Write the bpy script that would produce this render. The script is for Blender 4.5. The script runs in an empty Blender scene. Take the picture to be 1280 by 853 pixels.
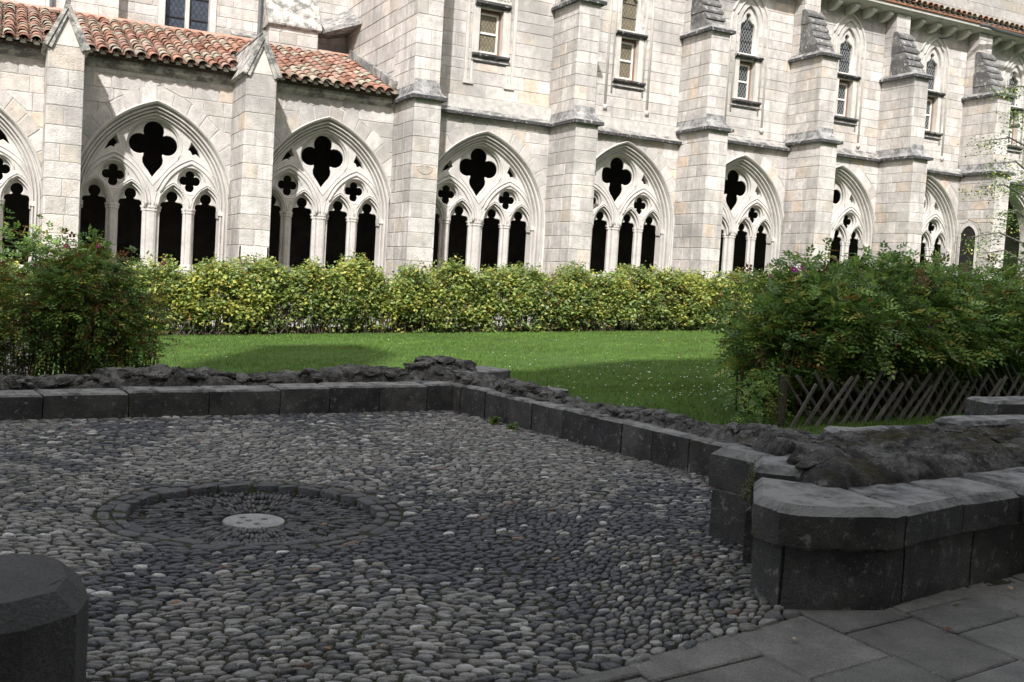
import bpy, bmesh, math, random
import numpy as np
from mathutils import Vector, Matrix, noise
random.seed(7); rng = np.random.default_rng(7)
R_ = math.radians
S = bpy.context.scene
COL = S.collection

# ------------------------------------------------------------------ camera
CF, CP, CR, CY = 1281.0, R_(3.290), R_(3.442), R_(26.815)
CAM = Vector((0, 0, 1.6))
Rt = Vector((math.cos(CY), -math.sin(CY), 0))
Fw = Vector((math.sin(CY)*math.cos(CP), math.cos(CY)*math.cos(CP), -math.sin(CP)))
Up = Rt.cross(Fw)
cx_ = Rt*math.cos(CR) + Up*math.sin(CR)
cy_ = -Rt*math.sin(CR) + Up*math.cos(CR)
cam = bpy.data.cameras.new('camera'); camo = bpy.data.objects.new('camera', cam); COL.objects.link(camo)
M4 = Matrix((cx_, cy_, -Fw)).transposed().to_4x4(); M4.translation = CAM
camo.matrix_world = M4
cam.sensor_width = 36; cam.lens = 36*CF/1280; cam.clip_end = 600; cam.clip_start = .05
S.camera = camo
# ------------------------------------------------------------------ sky, sun, exposure
SUN = Vector((.60, 1.0, -1.04)).normalized()
w = bpy.data.worlds.new('World'); S.world = w; w.use_nodes = True
nt = w.node_tree; nt.nodes.clear()
sky = nt.nodes.new('ShaderNodeTexSky'); sky.sky_type = 'NISHITA'; sky.sun_disc = False
sky.sun_elevation = math.asin(-SUN.z); sky.sun_rotation = math.atan2(-SUN.x, -SUN.y) % (2*math.pi)
sky.air_density = 1.0; sky.dust_density = 5.0; sky.ozone_density = 1.0
bg = nt.nodes.new('ShaderNodeBackground'); bg.inputs[1].default_value = .13
wo = nt.nodes.new('ShaderNodeOutputWorld')
ctc = nt.nodes.new('ShaderNodeTexCoord'); cno = nt.nodes.new('ShaderNodeTexNoise'); cno.inputs['Scale'].default_value = 2.6; cno.inputs['Detail'].default_value = 7
cmr = nt.nodes.new('ShaderNodeMapRange'); cmr.inputs[1].default_value = .40; cmr.inputs[2].default_value = .60; cmr.inputs[4].default_value = .9
cmx = nt.nodes.new('ShaderNodeMix'); cmx.data_type = 'RGBA'; cmx.inputs[7].default_value = (7.6, 7.5, 7.3, 1)
nt.links.new(ctc.outputs['Generated'], cno.inputs['Vector']); nt.links.new(cno.outputs[0], cmr.inputs[0]); nt.links.new(cmr.outputs[0], cmx.inputs[0])
nt.links.new(sky.outputs[0], cmx.inputs[6]); nt.links.new(cmx.outputs[2], bg.inputs[0]); nt.links.new(bg.outputs[0], wo.inputs[0])
sl = bpy.data.lights.new('sun', 'SUN'); sl.energy = 3.35; sl.angle = R_(.8); sl.color = (1, .98, .955)
so = bpy.data.objects.new('sun', sl); COL.objects.link(so)
so.rotation_euler = SUN.to_track_quat('-Z', 'Y').to_euler(); so.location = (-10, -18, 25)
S.view_settings.view_transform = 'Standard'; S.view_settings.look = 'None'
S.view_settings.gamma = 1; S.view_settings.exposure = .80
S.view_settings.use_curve_mapping = False

# ------------------------------------------------------------------ helpers
def px(P):
    d = Vector(P) - CAM; f = d.dot(Fw)
    if f <= .1: return None
    return 640+CF*d.dot(cx_)/f, 426.5-CF*d.dot(cy_)/f, f
def ray(x, y):
    return Fw*CF + cx_*(x-640) - cy_*(y-426.5)
def at_z(x, y, z):
    r = ray(x, y); return CAM + r*((z-CAM.z)/r.z)
def at_y(x, y, Y):
    r = ray(x, y); return CAM + r*(Y/r.y)
def tag(o, label, cat, group=None, kind=None):
    if label: o['label'] = label
    if cat: o['category'] = cat
    if group: o['group'] = group
    if kind: o['kind'] = kind
    return o
def empty(name, loc=(0, 0, 0)):
    o = bpy.data.objects.new(name, None); o.location = loc; o.empty_display_size = .2; COL.objects.link(o); return o
def link(name, me, mat=None, parent=None, kind=None, loc=None):
    o = bpy.data.objects.new(name, me); COL.objects.link(o)
    if mat and not me.materials: me.materials.append(mat)
    if parent:
        o.parent = parent
        if parent.parent is None:
            o.matrix_parent_inverse = Matrix.Translation(-Vector(parent.location))
    if kind: o['kind'] = kind
    if loc: o.location = loc
    return o
def set_col(me, cols):            # cols per face
    tot = np.empty(len(me.polygons), 'i'); me.polygons.foreach_get('loop_total', tot)
    c = np.ones((len(cols), 4), 'f'); c[:, :3] = cols
    a = me.color_attributes.new('col', 'FLOAT_COLOR', 'CORNER')
    a.data.foreach_set('color', np.repeat(c, tot, axis=0).ravel())
class MB:
    def __init__(s): s.v = []; s.f = []; s.c = []
    def add(s, v, f, col=(.5, .5, .5)):
        n = len(s.v); s.v += [tuple(p) for p in v]
        s.f += [tuple(i+n for i in q) for q in f]; s.c += [col]*len(f)
    def box(s, a, b, col=(.5, .5, .5), rot=None, org=None):
        (x0, y0, z0), (x1, y1, z1) = a, b
        v = [Vector(p) for p in ((x0,y0,z0),(x1,y0,z0),(x1,y1,z0),(x0,y1,z0),(x0,y0,z1),(x1,y0,z1),(x1,y1,z1),(x0,y1,z1))]
        if rot is not None: v = [rot @ p + Vector(org) for p in v]
        s.add(v, [(0,3,2,1),(4,5,6,7),(0,1,5,4),(1,2,6,5),(2,3,7,6),(3,0,4,7)], col)
    def prism(s, poly, z0, z1, col=(.5,.5,.5), inset=0, ch=0):
        # vertical prism over a CCW polygon, optional chamfered top
        n = len(poly); cx = sum(p[0] for p in poly)/n; cy = sum(p[1] for p in poly)/n
        rings = [(0, z0), (0, z1-ch)] + ([(inset or ch, z1)] if ch else [])
        if not ch: rings = [(0, z0), (0, z1)]
        v = []
        for e, z in rings:
            P = poly if not e else inset_poly(poly, e)
            v += [(p[0], p[1], z) for p in P]
        f = [tuple(range(n-1, -1, -1)), tuple(range((len(rings)-1)*n, len(rings)*n))]
        for r in range(len(rings)-1):
            for i in range(n):
                j = (i+1) % n; f.append((r*n+i, r*n+j, (r+1)*n+j, (r+1)*n+i))
        s.add(v, f, col)
    def tube(s, pts, rad, n=6, col=(.5,.5,.5), caps=True):
        pts = [Vector(p) for p in pts]; v = []
        for i, p in enumerate(pts):
            t = (pts[min(i+1, len(pts)-1)] - pts[max(i-1, 0)]).normalized()
            a = t.orthogonal().normalized() if abs(t.z) > .95 else t.cross(Vector((0,0,1))).normalized()
            b = t.cross(a); r = rad[i] if isinstance(rad, (list, tuple)) else rad
            v += [p + (a*math.cos(2*math.pi*k/n) + b*math.sin(2*math.pi*k/n))*r for k in range(n)]
        f = []
        for i in range(len(pts)-1):
            for k in range(n):
                l = (k+1) % n; f.append((i*n+k, i*n+l, (i+1)*n+l, (i+1)*n+k))
        if caps: f += [tuple(range(n-1, -1, -1)), tuple((len(pts)-1)*n+k for k in range(n))]
        s.add(v, f, col)
    def loft(s, rings, col=(.5,.5,.5), closed=True, caps=False):
        n = len(rings[0]); v = [p for r in rings for p in r]; f = []
        for i in range(len(rings)-1):
            for k in range(n if closed else n-1):
                l = (k+1) % n; f.append((i*n+k, i*n+l, (i+1)*n+l, (i+1)*n+k))
        if caps: f += [tuple(range(n-1, -1, -1)), tuple((len(rings)-1)*n+k for k in range(n))]
        s.add(v, f, col)
    def mesh(s, name, smooth=False):
        me = bpy.data.meshes.new(name); me.from_pydata(s.v, [], s.f)
        set_col(me, np.array(s.c, 'f').reshape(-1, 3))
        if smooth: me.polygons.foreach_set('use_smooth', [True]*len(s.f))
        me.update(); return me
    def build(s, name, mat, parent=None, kind=None, smooth=False, recalc=True):
        me = s.mesh(name, smooth)
        if recalc:
            bm = bmesh.new(); bm.from_mesh(me); bmesh.ops.recalc_face_normals(bm, faces=bm.faces); bm.to_mesh(me); bm.free()
        return link(name, me, mat, parent, kind)
def np_mesh(name, V, F, cols, smooth=False):
    # V (n,3), F (m,k) equal-size faces, cols (m,3)
    me = bpy.data.meshes.new(name); m, k = F.shape
    me.vertices.add(len(V)); me.vertices.foreach_set('co', np.asarray(V, 'f').ravel())
    me.loops.add(m*k); me.loops.foreach_set('vertex_index', np.asarray(F, 'i').ravel())
    me.polygons.add(m); me.polygons.foreach_set('loop_start', np.arange(0, m*k, k, dtype='i'))
    me.polygons.foreach_set('loop_total', np.full(m, k, 'i'))
    if smooth: me.polygons.foreach_set('use_smooth', np.ones(m, bool))
    me.update(calc_edges=True); me.validate(); set_col(me, cols); return me
def inset_poly(P, e):
    n = len(P); out = []
    for i in range(n):
        p0, p1, p2 = Vector(P[i-1][:2]), Vector(P[i][:2]), Vector(P[(i+1) % n][:2])
        d1 = (p1-p0).normalized(); d2 = (p2-p1).normalized()
        n1 = Vector((-d1.y, d1.x)); n2 = Vector((-d2.y, d2.x)); b = n1+n2
        k = max(.3, b.dot(n1)) if b.length > 1e-6 else 1
        q = p1 + b*(e/k); out.append((q.x, q.y))
    return out
def clip(poly, a, b, c):          # keep a*x+b*y >= c
    out = []; n = len(poly)
    for i in range(n):
        p, q = poly[i], poly[(i+1) % n]
        dp = a*p[0]+b*p[1]-c; dq = a*q[0]+b*q[1]-c
        if dp >= 0: out.append(p)
        if (dp >= 0) != (dq >= 0):
            t = dp/(dp-dq); out.append((p[0]+(q[0]-p[0])*t, p[1]+(q[1]-p[1])*t))
    return out
def parea(P):
    return .5*sum(P[i][0]*P[(i+1) % len(P)][1]-P[(i+1) % len(P)][0]*P[i][1] for i in range(len(P)))
def fbm(p, sc, oc=4): return noise.fractal(Vector(p)*sc, 1.0, 2.0, oc)

# ------------------------------------------------------------------ materials
def mat(name, rough=.9, *a_, grain=0, gscale=110, **k_):
    return mat_(name, rough, *a_, grain=grain, gscale=gscale, **k_)
def mat_(name, rough=.9, noise_amt=.3, nscale=4., bump=.15, bscale=25., spots=None, tint=None, translucent=0, spec=.3, tops=None, detail=6, grain=0, gscale=110, streak=0):
    m = bpy.data.materials.new(name); m.use_nodes = True; t = m.node_tree; N = t.nodes; L = t.links
    b = N['Principled BSDF']; out = N['Material Output']
    b.inputs['Roughness'].default_value = rough; b.inputs['Specular IOR Level'].default_value = spec
    at = N.new('ShaderNodeAttribute'); at.attribute_name = 'col'; col = at.outputs['Color']
    tc = N.new('ShaderNodeTexCoord')
    co = tc.outputs['Object'] if tint != 'gen' else tc.outputs['Generated']
    def noise_(sc, det=detail, r=.6):
        n = N.new('ShaderNodeTexNoise'); n.inputs['Scale'].default_value = sc; n.inputs['Detail'].default_value = det
        n.inputs['Roughness'].default_value = r; L.new(co, n.inputs['Vector']); return n.outputs[0]
    def ramp(src, a, bb, ca, cb):
        r = N.new('ShaderNodeMapRange'); r.inputs[1].default_value = a; r.inputs[2].default_value = bb
        r.inputs[3].default_value = ca; r.inputs[4].default_value = cb; L.new(src, r.inputs[0]); return r.outputs[0]
    def mixc(fac, A, B, typ='MIX'):
        x = N.new('ShaderNodeMix'); x.data_type = 'RGBA'; x.blend_type = typ
        if isinstance(fac, float): x.inputs[0].default_value = fac
        else: L.new(fac, x.inputs[0])
        for k, s_ in ((6, A), (7, B)):
            if isinstance(s_, tuple): x.inputs[k].default_value = (*s_, 1)
            else: L.new(s_, x.inputs[k])
        return x.outputs[2]
    if noise_amt:
        v = ramp(noise_(nscale), .25, .75, 1-noise_amt, 1+noise_amt)
        c = N.new('ShaderNodeCombineColor'); [L.new(v, c.inputs[i]) for i in range(3)]
        col = mixc(1., col, c.outputs[0], 'MULTIPLY')
    if grain:
        v = ramp(noise_(gscale, 4, .7), .32, .68, 1-grain, 1+grain)
        c = N.new('ShaderNodeCombineColor'); [L.new(v, c.inputs[i]) for i in range(3)]
        col = mixc(1., col, c.outputs[0], 'MULTIPLY')
    for sp in (spots or []):     # (scale, lo, hi, colour, strength)
        sc, lo, hi, cc, st = sp
        col = mixc(ramp(noise_(sc, 5, .65), lo, hi, 0, st), col, cc)
    if streak:                    # rain streaks: noise drawn out downwards
        mp = N.new('ShaderNodeMapping'); mp.inputs['Scale'].default_value = (5, 5, .45); L.new(co, mp.inputs[0])
        n = N.new('ShaderNodeTexNoise'); n.inputs['Scale'].default_value = 1; n.inputs['Detail'].default_value = 5; L.new(mp.outputs[0], n.inputs['Vector'])
        col = mixc(ramp(n.outputs[0], .52, .70, 0, streak), col, (.27, .262, .25))
    if tops:                      # faces that look up: colour, noise scale, lo, hi
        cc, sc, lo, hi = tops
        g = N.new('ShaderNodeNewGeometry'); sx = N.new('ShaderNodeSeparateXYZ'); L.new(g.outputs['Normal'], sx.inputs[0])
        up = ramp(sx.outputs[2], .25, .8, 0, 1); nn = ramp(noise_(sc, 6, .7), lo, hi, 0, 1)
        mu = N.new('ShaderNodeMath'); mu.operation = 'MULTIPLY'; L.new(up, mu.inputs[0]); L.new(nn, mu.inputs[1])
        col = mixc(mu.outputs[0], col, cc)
    L.new(col, b.inputs['Base Color'])
    if bump:
        bp = N.new('ShaderNodeBump'); bp.inputs['Strength'].default_value = 1; bp.inputs['Distance'].default_value = bump*.05
        L.new(noise_(bscale, 8, .65), bp.inputs['Height']); L.new(bp.outputs[0], b.inputs['Normal'])
    if translucent:
        tr = N.new('ShaderNodeBsdfTranslucent'); L.new(col, tr.inputs[0]); mx = N.new('ShaderNodeMixShader')
        mx.inputs[0].default_value = translucent; L.new(b.outputs[0], mx.inputs[1]); L.new(tr.outputs[0], mx.inputs[2])
        L.new(mx.outputs[0], out.inputs[0])
    return m
M = {}
M['stone'] = mat('pale_ashlar', .92, .22, 5.5, .4, 26, streak=.55, grain=.10, gscale=60, spots=[(.45, .49, .64, (.30, .294, .285), .72), (2.6, .54, .70, (.37, .352, .33), .6), (14, .58, .68, (.25, .24, .225), .5), (1.3, .60, .75, (.66, .645, .62), .5)])
M['mortar'] = mat('mortar', .95, .3, 6, .2, 40)
M['lichen'] = mat('weathered_capping', .95, .35, 3, .5, 22, spots=[(4, .42, .58, (.095, .095, .10), .8), (10, .57, .65, (.50, .49, .46), .8), (28, .58, .66, (.06, .06, .06), .6)])
M['tracery'] = mat('carved_stone', .9, .16, 3, .2, 40, streak=.35, grain=.08, gscale=60, spots=[(1.6, .54, .70, (.34, .325, .305), .55), (12, .60, .70, (.28, .27, .25), .4)])
M['dark'] = mat('dark_volcanic_stone', .85, .45, 4, .6, 70, grain=.45, gscale=85, spots=[(1.7, .46, .62, (.020, .020, .022), .75), (6, .60, .70, (.050, .055, .022), .6), (16, .59, .66, (.24, .24, .23), .65), (45, .62, .68, (.20, .20, .19), .6)], tops=((.31, .31, .30), 5, .36, .56))  # pale tops: lichen, with the sky light on ledges painted in
M['rubble_moss'] = mat('mossy_rubble', .95, .55, 7, 2.4, 24, grain=.5, gscale=60, spots=[(4.5, .47, .58, (.030, .028, .026), .85), (7, .58, .65, (.27, .265, .25), .7)], tops=((.060, .052, .020), 2.3, .50, .62))
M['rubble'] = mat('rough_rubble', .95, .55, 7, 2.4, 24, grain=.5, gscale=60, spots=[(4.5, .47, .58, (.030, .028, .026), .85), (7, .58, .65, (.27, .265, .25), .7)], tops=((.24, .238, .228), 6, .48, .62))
M['dark_plain'] = mat('dark_smooth_stone', .8, .3, 5, .5, 70, grain=.4, gscale=95, spots=[(30, .66, .72, (.16, .16, .155), .6)])
M['cobble'] = mat('river_cobble', .6, .35, 18, .35, 60, spec=.45, grain=.40, gscale=150, spots=[(30, .58, .68, (.34, .33, .31), .45), (9, .56, .66, (.04, .042, .046), .5)])
M['earth'] = mat('mossy_earth', .97, .5, 14, 1.0, 55, grain=.4, gscale=160, spots=[(1.7, .50, .62, (.045, .060, .014), .9), (40, .64, .70, (.17, .16, .15), .6)])
M['flag'] = mat('flagstone_grain', .85, .34, 4, .9, 40, grain=.35, gscale=120, spots=[(2.5, .5, .7, (.075, .080, .072), .5), (30, .66, .72, (.26, .26, .25), .5)])
M['tile'] = mat('terracotta', .9, .3, 9, .3, 50, spots=[(13, .56, .68, (.36, .33, .26), .6)])
M['leaf'] = mat('leaf', .42, 0, 1, 0, 1, translucent=.38, spec=.5)
M['stem'] = mat('stem', .9, .4, 12, .3, 40)
M['grass'] = mat('grass_blade', .6, 0, 1, 0, 1, translucent=.3, spec=.25)
M['soil'] = mat('lawn_ground', .97, .35, 3, .5, 30)
M['wood'] = mat('grey_weathered_wood', .85, .4, 9, .5, 60)
M['paint'] = mat('window_paint', .55, .12, 9, .05, 40)
M['petal'] = mat('petal', .6, .1, 9, 0, 1, translucent=.2)
M['metal'] = mat('dark_metal', .5, .2, 9, 0, 1)
M['int'] = mat('gallery_interior', .95, .35, 3, .4, 20)
def glass(name, base, lead, pitch, rough=.12):
    m = bpy.data.materials.new(name); m.use_nodes = True; t = m.node_tree; N = t.nodes; L = t.links; b = N['Principled BSDF']
    tc = N.new('ShaderNodeTexCoord'); sp = N.new('ShaderNodeSeparateXYZ'); L.new(tc.outputs['Object'], sp.inputs[0])
    masks = []
    for sg in (1, -1):
        a = N.new('ShaderNodeMath'); a.operation = 'MULTIPLY_ADD'; a.inputs[1].default_value = sg*.62
        L.new(sp.outputs[2], a.inputs[0]); L.new(sp.outputs[0], a.inputs[2])
        d = N.new('ShaderNodeMath'); d.operation = 'DIVIDE'; d.inputs[1].default_value = pitch; L.new(a.outputs[0], d.inputs[0])
        fr = N.new('ShaderNodeMath'); fr.operation = 'FRACT'; L.new(d.outputs[0], fr.inputs[0])
        c = N.new('ShaderNodeMath'); c.operation = 'LESS_THAN'; c.inputs[1].default_value = .2; L.new(fr.outputs[0], c.inputs[0]); masks.append(c)
    mx = N.new('ShaderNodeMath'); mx.operation = 'MAXIMUM'; L.new(masks[0].outputs[0], mx.inputs[0]); L.new(masks[1].outputs[0], mx.inputs[1])
    nz = N.new('ShaderNodeTexNoise'); nz.inputs['Scale'].default_value = 9; L.new(tc.outputs['Object'], nz.inputs['Vector'])
    mr = N.new('ShaderNodeMix'); mr.data_type = 'RGBA'; mr.inputs[6].default_value = (*[x*.55 for x in base], 1); mr.inputs[7].default_value = (*[min(1, x*1.5) for x in base], 1)
    L.new(nz.outputs[0], mr.inputs[0])
    m2 = N.new('ShaderNodeMix'); m2.data_type = 'RGBA'; L.new(mx.outputs[0], m2.inputs[0]); L.new(mr.outputs[2], m2.inputs[6]); m2.inputs[7].default_value = (*lead, 1)
    L.new(m2.outputs[2], b.inputs['Base Color']); b.inputs['Roughness'].default_value = rough
    bp = N.new('ShaderNodeBump'); bp.inputs['Distance'].default_value = .01; L.new(nz.outputs[0], bp.inputs['Height']); L.new(bp.outputs[0], b.inputs['Normal'])
    return m
M['glass_tan'] = glass('leaded_glass_over_curtain', (.20, .165, .105), (.09, .09, .09), .10)
M['glass_dark'] = glass('dark_leaded_glass', (.018, .025, .03), (.22, .22, .22), .10)
M['glass_blue'] = glass('old_blue_glass', (.045, .06, .085), (.03, .03, .035), .13, .3)

STONE = [(.58,.555,.525),(.55,.53,.505),(.61,.59,.565),(.52,.50,.48),(.57,.535,.495),(.50,.485,.465),(.55,.53,.515),(.63,.61,.585)]
def stone_col(warm=1.):
    r = random.random()
    if r < .035: c = (.60, .51, .42)
    elif r < .10: c = (.46, .44, .41)
    elif r < .16: c = (.56, .505, .44)
    else: c = random.choice(STONE)
    k = random.uniform(.94, 1.07); return (c[0]*k*1.012, c[1]*k*.984, c[2]*k*.98)

# ---- stones of a wall: the 300 that show largest are objects, the others one joined part
class Stones:
    def __init__(s): s.items = []
    def add(s, poly, fr, h, col, parent, ch=.009, base=.03):
        h = h*.62
        if len(poly) < 3: return
        a = parea(poly)
        if abs(a) < .004: return
        if a < 0: poly = poly[::-1]
        o, u, v, n = fr; m = len(poly)
        P2 = inset_poly(poly, ch)
        if parea(P2) <= .001: return
        V = [o+u*p[0]+v*p[1]-n*base for p in poly] + [o+u*p[0]+v*p[1]+n*(h-ch*.7) for p in poly] + [o+u*p[0]+v*p[1]+n*h for p in P2]
        F = [tuple(range(2*m, 3*m))]
        for r in (0, 1):
            for i in range(m):
                j = (i+1) % m; F.append((r*m+i, r*m+j, (r+1)*m+j, (r+1)*m+i))
        c = sum(V[m:2*m], Vector())/m; d = CAM-c; q = px(c); sc = 0
        if q and -15 < q[0] < 1295 and -15 < q[1] < 868 and d.dot(n) > 0:
            sc = abs(a)*d.normalized().dot(n)/d.length_squared
            if c.y > 20 and c.z < 1.75+.03*c.x: sc *= .01
        s.items.append((sc, V, F, col, parent))
    def flush(s, mt, name='stone', rest='stonework', limit=300):
        s.items.sort(key=lambda t: -t[0]); left = {}
        for k, (sc, V, F, col, parent) in enumerate(s.items):
            if k < limit and sc > 0:
                mb = MB(); mb.add(V, F, col); o = link(name, mb.mesh(name), mt, parent)
            else: left.setdefault(parent, MB()).add(V, F, col)
        for parent, mb in left.items(): link(rest, mb.mesh(rest), mt, parent, 'stuff')
def frame(o, u, v): u = Vector(u); v = Vector(v); return (Vector(o), u, v, u.cross(v))

def courses(st, fr, x0, x1, z0, z1, parent, ch=(.30, .38), ln=(.38, .85), cutters=(), h=.02, colf=stone_col, gap=.007):
    z = z0
    while z < z1-.08:
        hh = random.uniform(*ch); zt = min(z+hh, z1)
        if z1-zt < .12: zt = z1
        x = x0; first = True
        while x < x1-.02:
            l = random.uniform(*ln)*(random.uniform(.3, 1) if first else 1); first = False; xt = x+l
            if x1-xt < .16: xt = x1
            P = [(x+gap, z+gap), (xt-gap, z+gap), (xt-gap, zt-gap), (x+gap, zt-gap)]
            for cu in cutters:
                P = cu(P)
                if not P or len(P) < 3: break
            if P and len(P) >= 3: st.add(P, fr, h+random.uniform(-.004, .006), colf(), parent)
            x = xt
        z = zt
def arch_cut(cx, zs, R, c, sill):
    # cutter that removes what lies inside a pointed arch with straight jambs
    hw = R-c; hmax = math.sqrt(R*R-c*c)
    def cu(P):
        mx = sum(p[0] for p in P)/len(P); mz = sum(p[1] for p in P)/len(P)
        xs = [p[0] for p in P]; zz = [p[1] for p in P]
        if max(xs) < cx-hw or min(xs) > cx+hw or min(zz) > zs+hmax or max(zz) < sill: return P
        s = 1 if mx >= cx else -1
        if mz < zs:
            if mz < sill: return clip(P, 0, -1, -sill)
            return clip(P, s, 0, s*cx+hw)
        ccx = cx-s*c
        # a stone under the apex: lift above
        d = Vector((mx-ccx, mz-zs))
        if d.length < 1e-4: return []
        d.normalize(); return clip(P, d.x, d.y, d.x*ccx+d.y*zs+R)
    return cu
def rect_cut(x0, x1, z0, z1):
    def cu(P):
        xs = [p[0] for p in P]; zz = [p[1] for p in P]
        if max(xs) <= x0 or min(xs) >= x1 or max(zz) <= z0 or min(zz) >= z1: return P
        ov = [(max(xs)-x0, (-1, 0, -x0)), (x1-min(xs), (1, 0, x1)), (max(zz)-z0, (0, -1, -z0)), (z1-min(zz), (0, 1, z1))]
        ov.sort(key=lambda t: t[0]); return clip(P, *ov[0][1])
    return cu

# ---- flat carved plates with holes, from filled 2D curves
def fill2d(loops, depth, bevel):
    cu = bpy.data.curves.new('t', 'CURVE'); cu.dimensions = '2D'; cu.fill_mode = 'BOTH'
    cu.extrude = depth/2-bevel; cu.bevel_depth = bevel; cu.bevel_resolution = 1; cu.offset = -bevel
    for lp in loops:
        sp = cu.splines.new('POLY'); sp.points.add(len(lp)-1); sp.use_cyclic_u = True
        for p, q in zip(sp.points, lp): p.co = (q[0], q[1], 0, 1)
    ob = bpy.data.objects.new('t', cu); COL.objects.link(ob)
    dg = bpy.context.evaluated_depsgraph_get()
    me = bpy.data.meshes.new_from_object(ob.evaluated_get(dg))
    bpy.data.objects.remove(ob); bpy.data.curves.remove(cu)
    n = len(me.vertices); co = np.empty(n*3, 'f'); me.vertices.foreach_get('co', co); co = co.reshape(-1, 3)
    co = np.stack([co[:, 0], -co[:, 2], co[:, 1]], 1)      # front of the plate looks to -Y
    me.vertices.foreach_set('co', co.ravel()); me.update()
    return me
def paint(me, col):
    set_col(me, np.tile(np.array(col, 'f'), (len(me.polygons), 1))); me.materials.clear(); return me
def arc_pts(cx, cz, r, a0, a1, n):
    return [(cx+r*math.cos(a0+(a1-a0)*i/n), cz+r*math.sin(a0+(a1-a0)*i/n)) for i in range(n+1)]
def pointed(cx, cz, R, c, n=14, jamb=None):
    """outline CCW from right spring over the apex to left spring; optional jamb down to z=jamb"""
    t = math.acos(c/R)
    a = arc_pts(cx-c, cz, R, 0, t, n); b = arc_pts(cx+c, cz, R, math.pi-t, math.pi, n)
    P = a + b[1:]
    if jamb is not None: P = [(cx+R-c, jamb)] + P + [(cx-R+c, jamb)]
    return P
def quatre(cx, cz, r, off, tip):
    P = []
    tt = (off+math.sqrt(max(0, 2*r*r-off*off)))/2; sp_ = math.atan2(tt, tt-off)-.03      # lobes end at the cusps between them
    for k, (dx, dz) in enumerate(((1, 0), (0, 1), (-1, 0))):
        a = math.atan2(dz, dx); span = sp_
        P += arc_pts(cx+dx*off, cz+dz*off, r, a-span, a+span, 12)
    # bottom lobe is longer and ends in a point
    ob = off*1.18
    def side(sg):
        A = [(cx+sg*r*math.cos(a), cz-ob+r*math.sin(a)) for a in (math.acos(min(.96, tt/r)), math.radians(8), math.radians(-16), math.radians(-40))]
        x0, z0 = A[-1]; zt = cz-tip
        return A + [(cx+(x0-cx)*.62, z0+(zt-z0)*.33), (cx+(x0-cx)*.26, z0+(zt-z0)*.70)]
    P += side(-1) + [(cx, cz-tip)] + side(1)[::-1]
    return P
def sweep_arch(prof, R, c, jamb, n=16):
    """prof: (inset, y) list; returns verts/faces of a moulding swept round a pointed arch, spring at z=0"""
    rings = []
    for side in (1, -1):
        for i in ([-1]+list(range(n+1))):
            ring = []
            for o, y in prof:
                r = R-o; t = math.acos(c/r)
                if i < 0: p = (r-c, -jamb)
                else: p = (-c+r*math.cos(t*i/n), r*math.sin(t*i/n))
                ring.append((side*p[0], y, p[1]))
            rings.append(ring)
    a = rings[:n+2]; b = rings[n+2:]
    return a + b[::-1][1:]
# ================================================================== THE COURT: lawn height
def lawn_z(x, y): return .10+.040*(max(-1., min(30., x))-3.3)
WY = 24.0                                   # plane of the arcade wall
BAYS = [(-.86, 2.70, 1.0), (3.05, 2.81, 1.0), (6.93, 2.94, 1.0), (11.06, 3.10, 1.05), (15.28, 3.32, 1.0), (19.33, 3.39, .99), (23.10, 3.49, .97), (26.85, 3.58, .96)]
AR, AC = 2.34, .66                          # hood arch: radius, centre offset
SILL = 1.39
# ---------------------------------------------------------------- arcade window template (spring line z=0, wall face y=0)
TC = (.565, .54, .515)
LX = (-1.19, -.445, .445, 1.19)
def plate_outline(hw_fn, R):
    """outer arch outline, bottom edge notched by the four lancets; hw_fn(k) gives the notch outline (open, left to right)"""
    top = pointed(0, 0, R, AC, 18)
    P = top[:]                               # right spring ... left spring
    for k in range(4): P += hw_fn(LX[k])
    return P
IR = AR-.21
def notch_arch(R, c):
    def f(x): return pointed(x, 0, R, c, 8)[::-1]
    return f
def notch_key(x):
    P = [(x-.245, 0), (x-.245, .05)] + [(x-.245+.07*(1-math.cos(a)), .05+.07*math.sin(a)) for a in (.5, 1.0, 1.5)]
    P += [(x-.10, .125), (x-.075, .145)]
    cir = arc_pts(x, .25, .125, math.radians(234), math.radians(-54), 14)
    right = [(2*x-p[0], p[1]) for p in P[::-1]]
    return P + cir + right
EYE = [(.80, 1.50), (.735, 1.33), (.79, 1.30), (.83, 1.215), (.90, 1.245), (1.035, 1.15), (.94, 1.34)]
eyes = [EYE, [(-a, b) for a, b in EYE[::-1]]]
def tear(r, tip, cz=1.37):
    return arc_pts(0, cz, r, math.radians(-28), math.radians(208), 22) + [(-r*.52, cz-r*.86), (0, cz-tip), (r*.52, cz-r*.86)]
cusp = paint(fill2d([plate_outline(notch_key, IR), quatre(0, 1.38, .222, .298, .73)] + [quatre(s*.82, .64, .098, .132, .29) for s in (1, -1)] + [[(p[0]*1.02, 1.32+(p[1]-1.32)*1.06) for p in e_] for e_ in eyes], .06, .014), TC)
mid = paint(fill2d([plate_outline(notch_arch(.55, .275), IR-.01), tear(.535, .80)] + [arc_pts(s*.82, .63, .245, 0, 2*math.pi, 24)[:-1] for s in (1, -1)] + eyes, .07, .016), TC)
frt = paint(fill2d([plate_outline(notch_arch(.60, .275), IR-.02), tear(.565, .86)] + [arc_pts(s*.82, .63, .285, 0, 2*math.pi, 24)[:-1] for s in (1, -1)] + eyes, .05, .016), TC)
def shift(me, dy):
    for v in me.vertices: v.co.y += dy
    return me
shift(cusp, .44); shift(mid, .35); shift(frt, .285)
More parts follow.
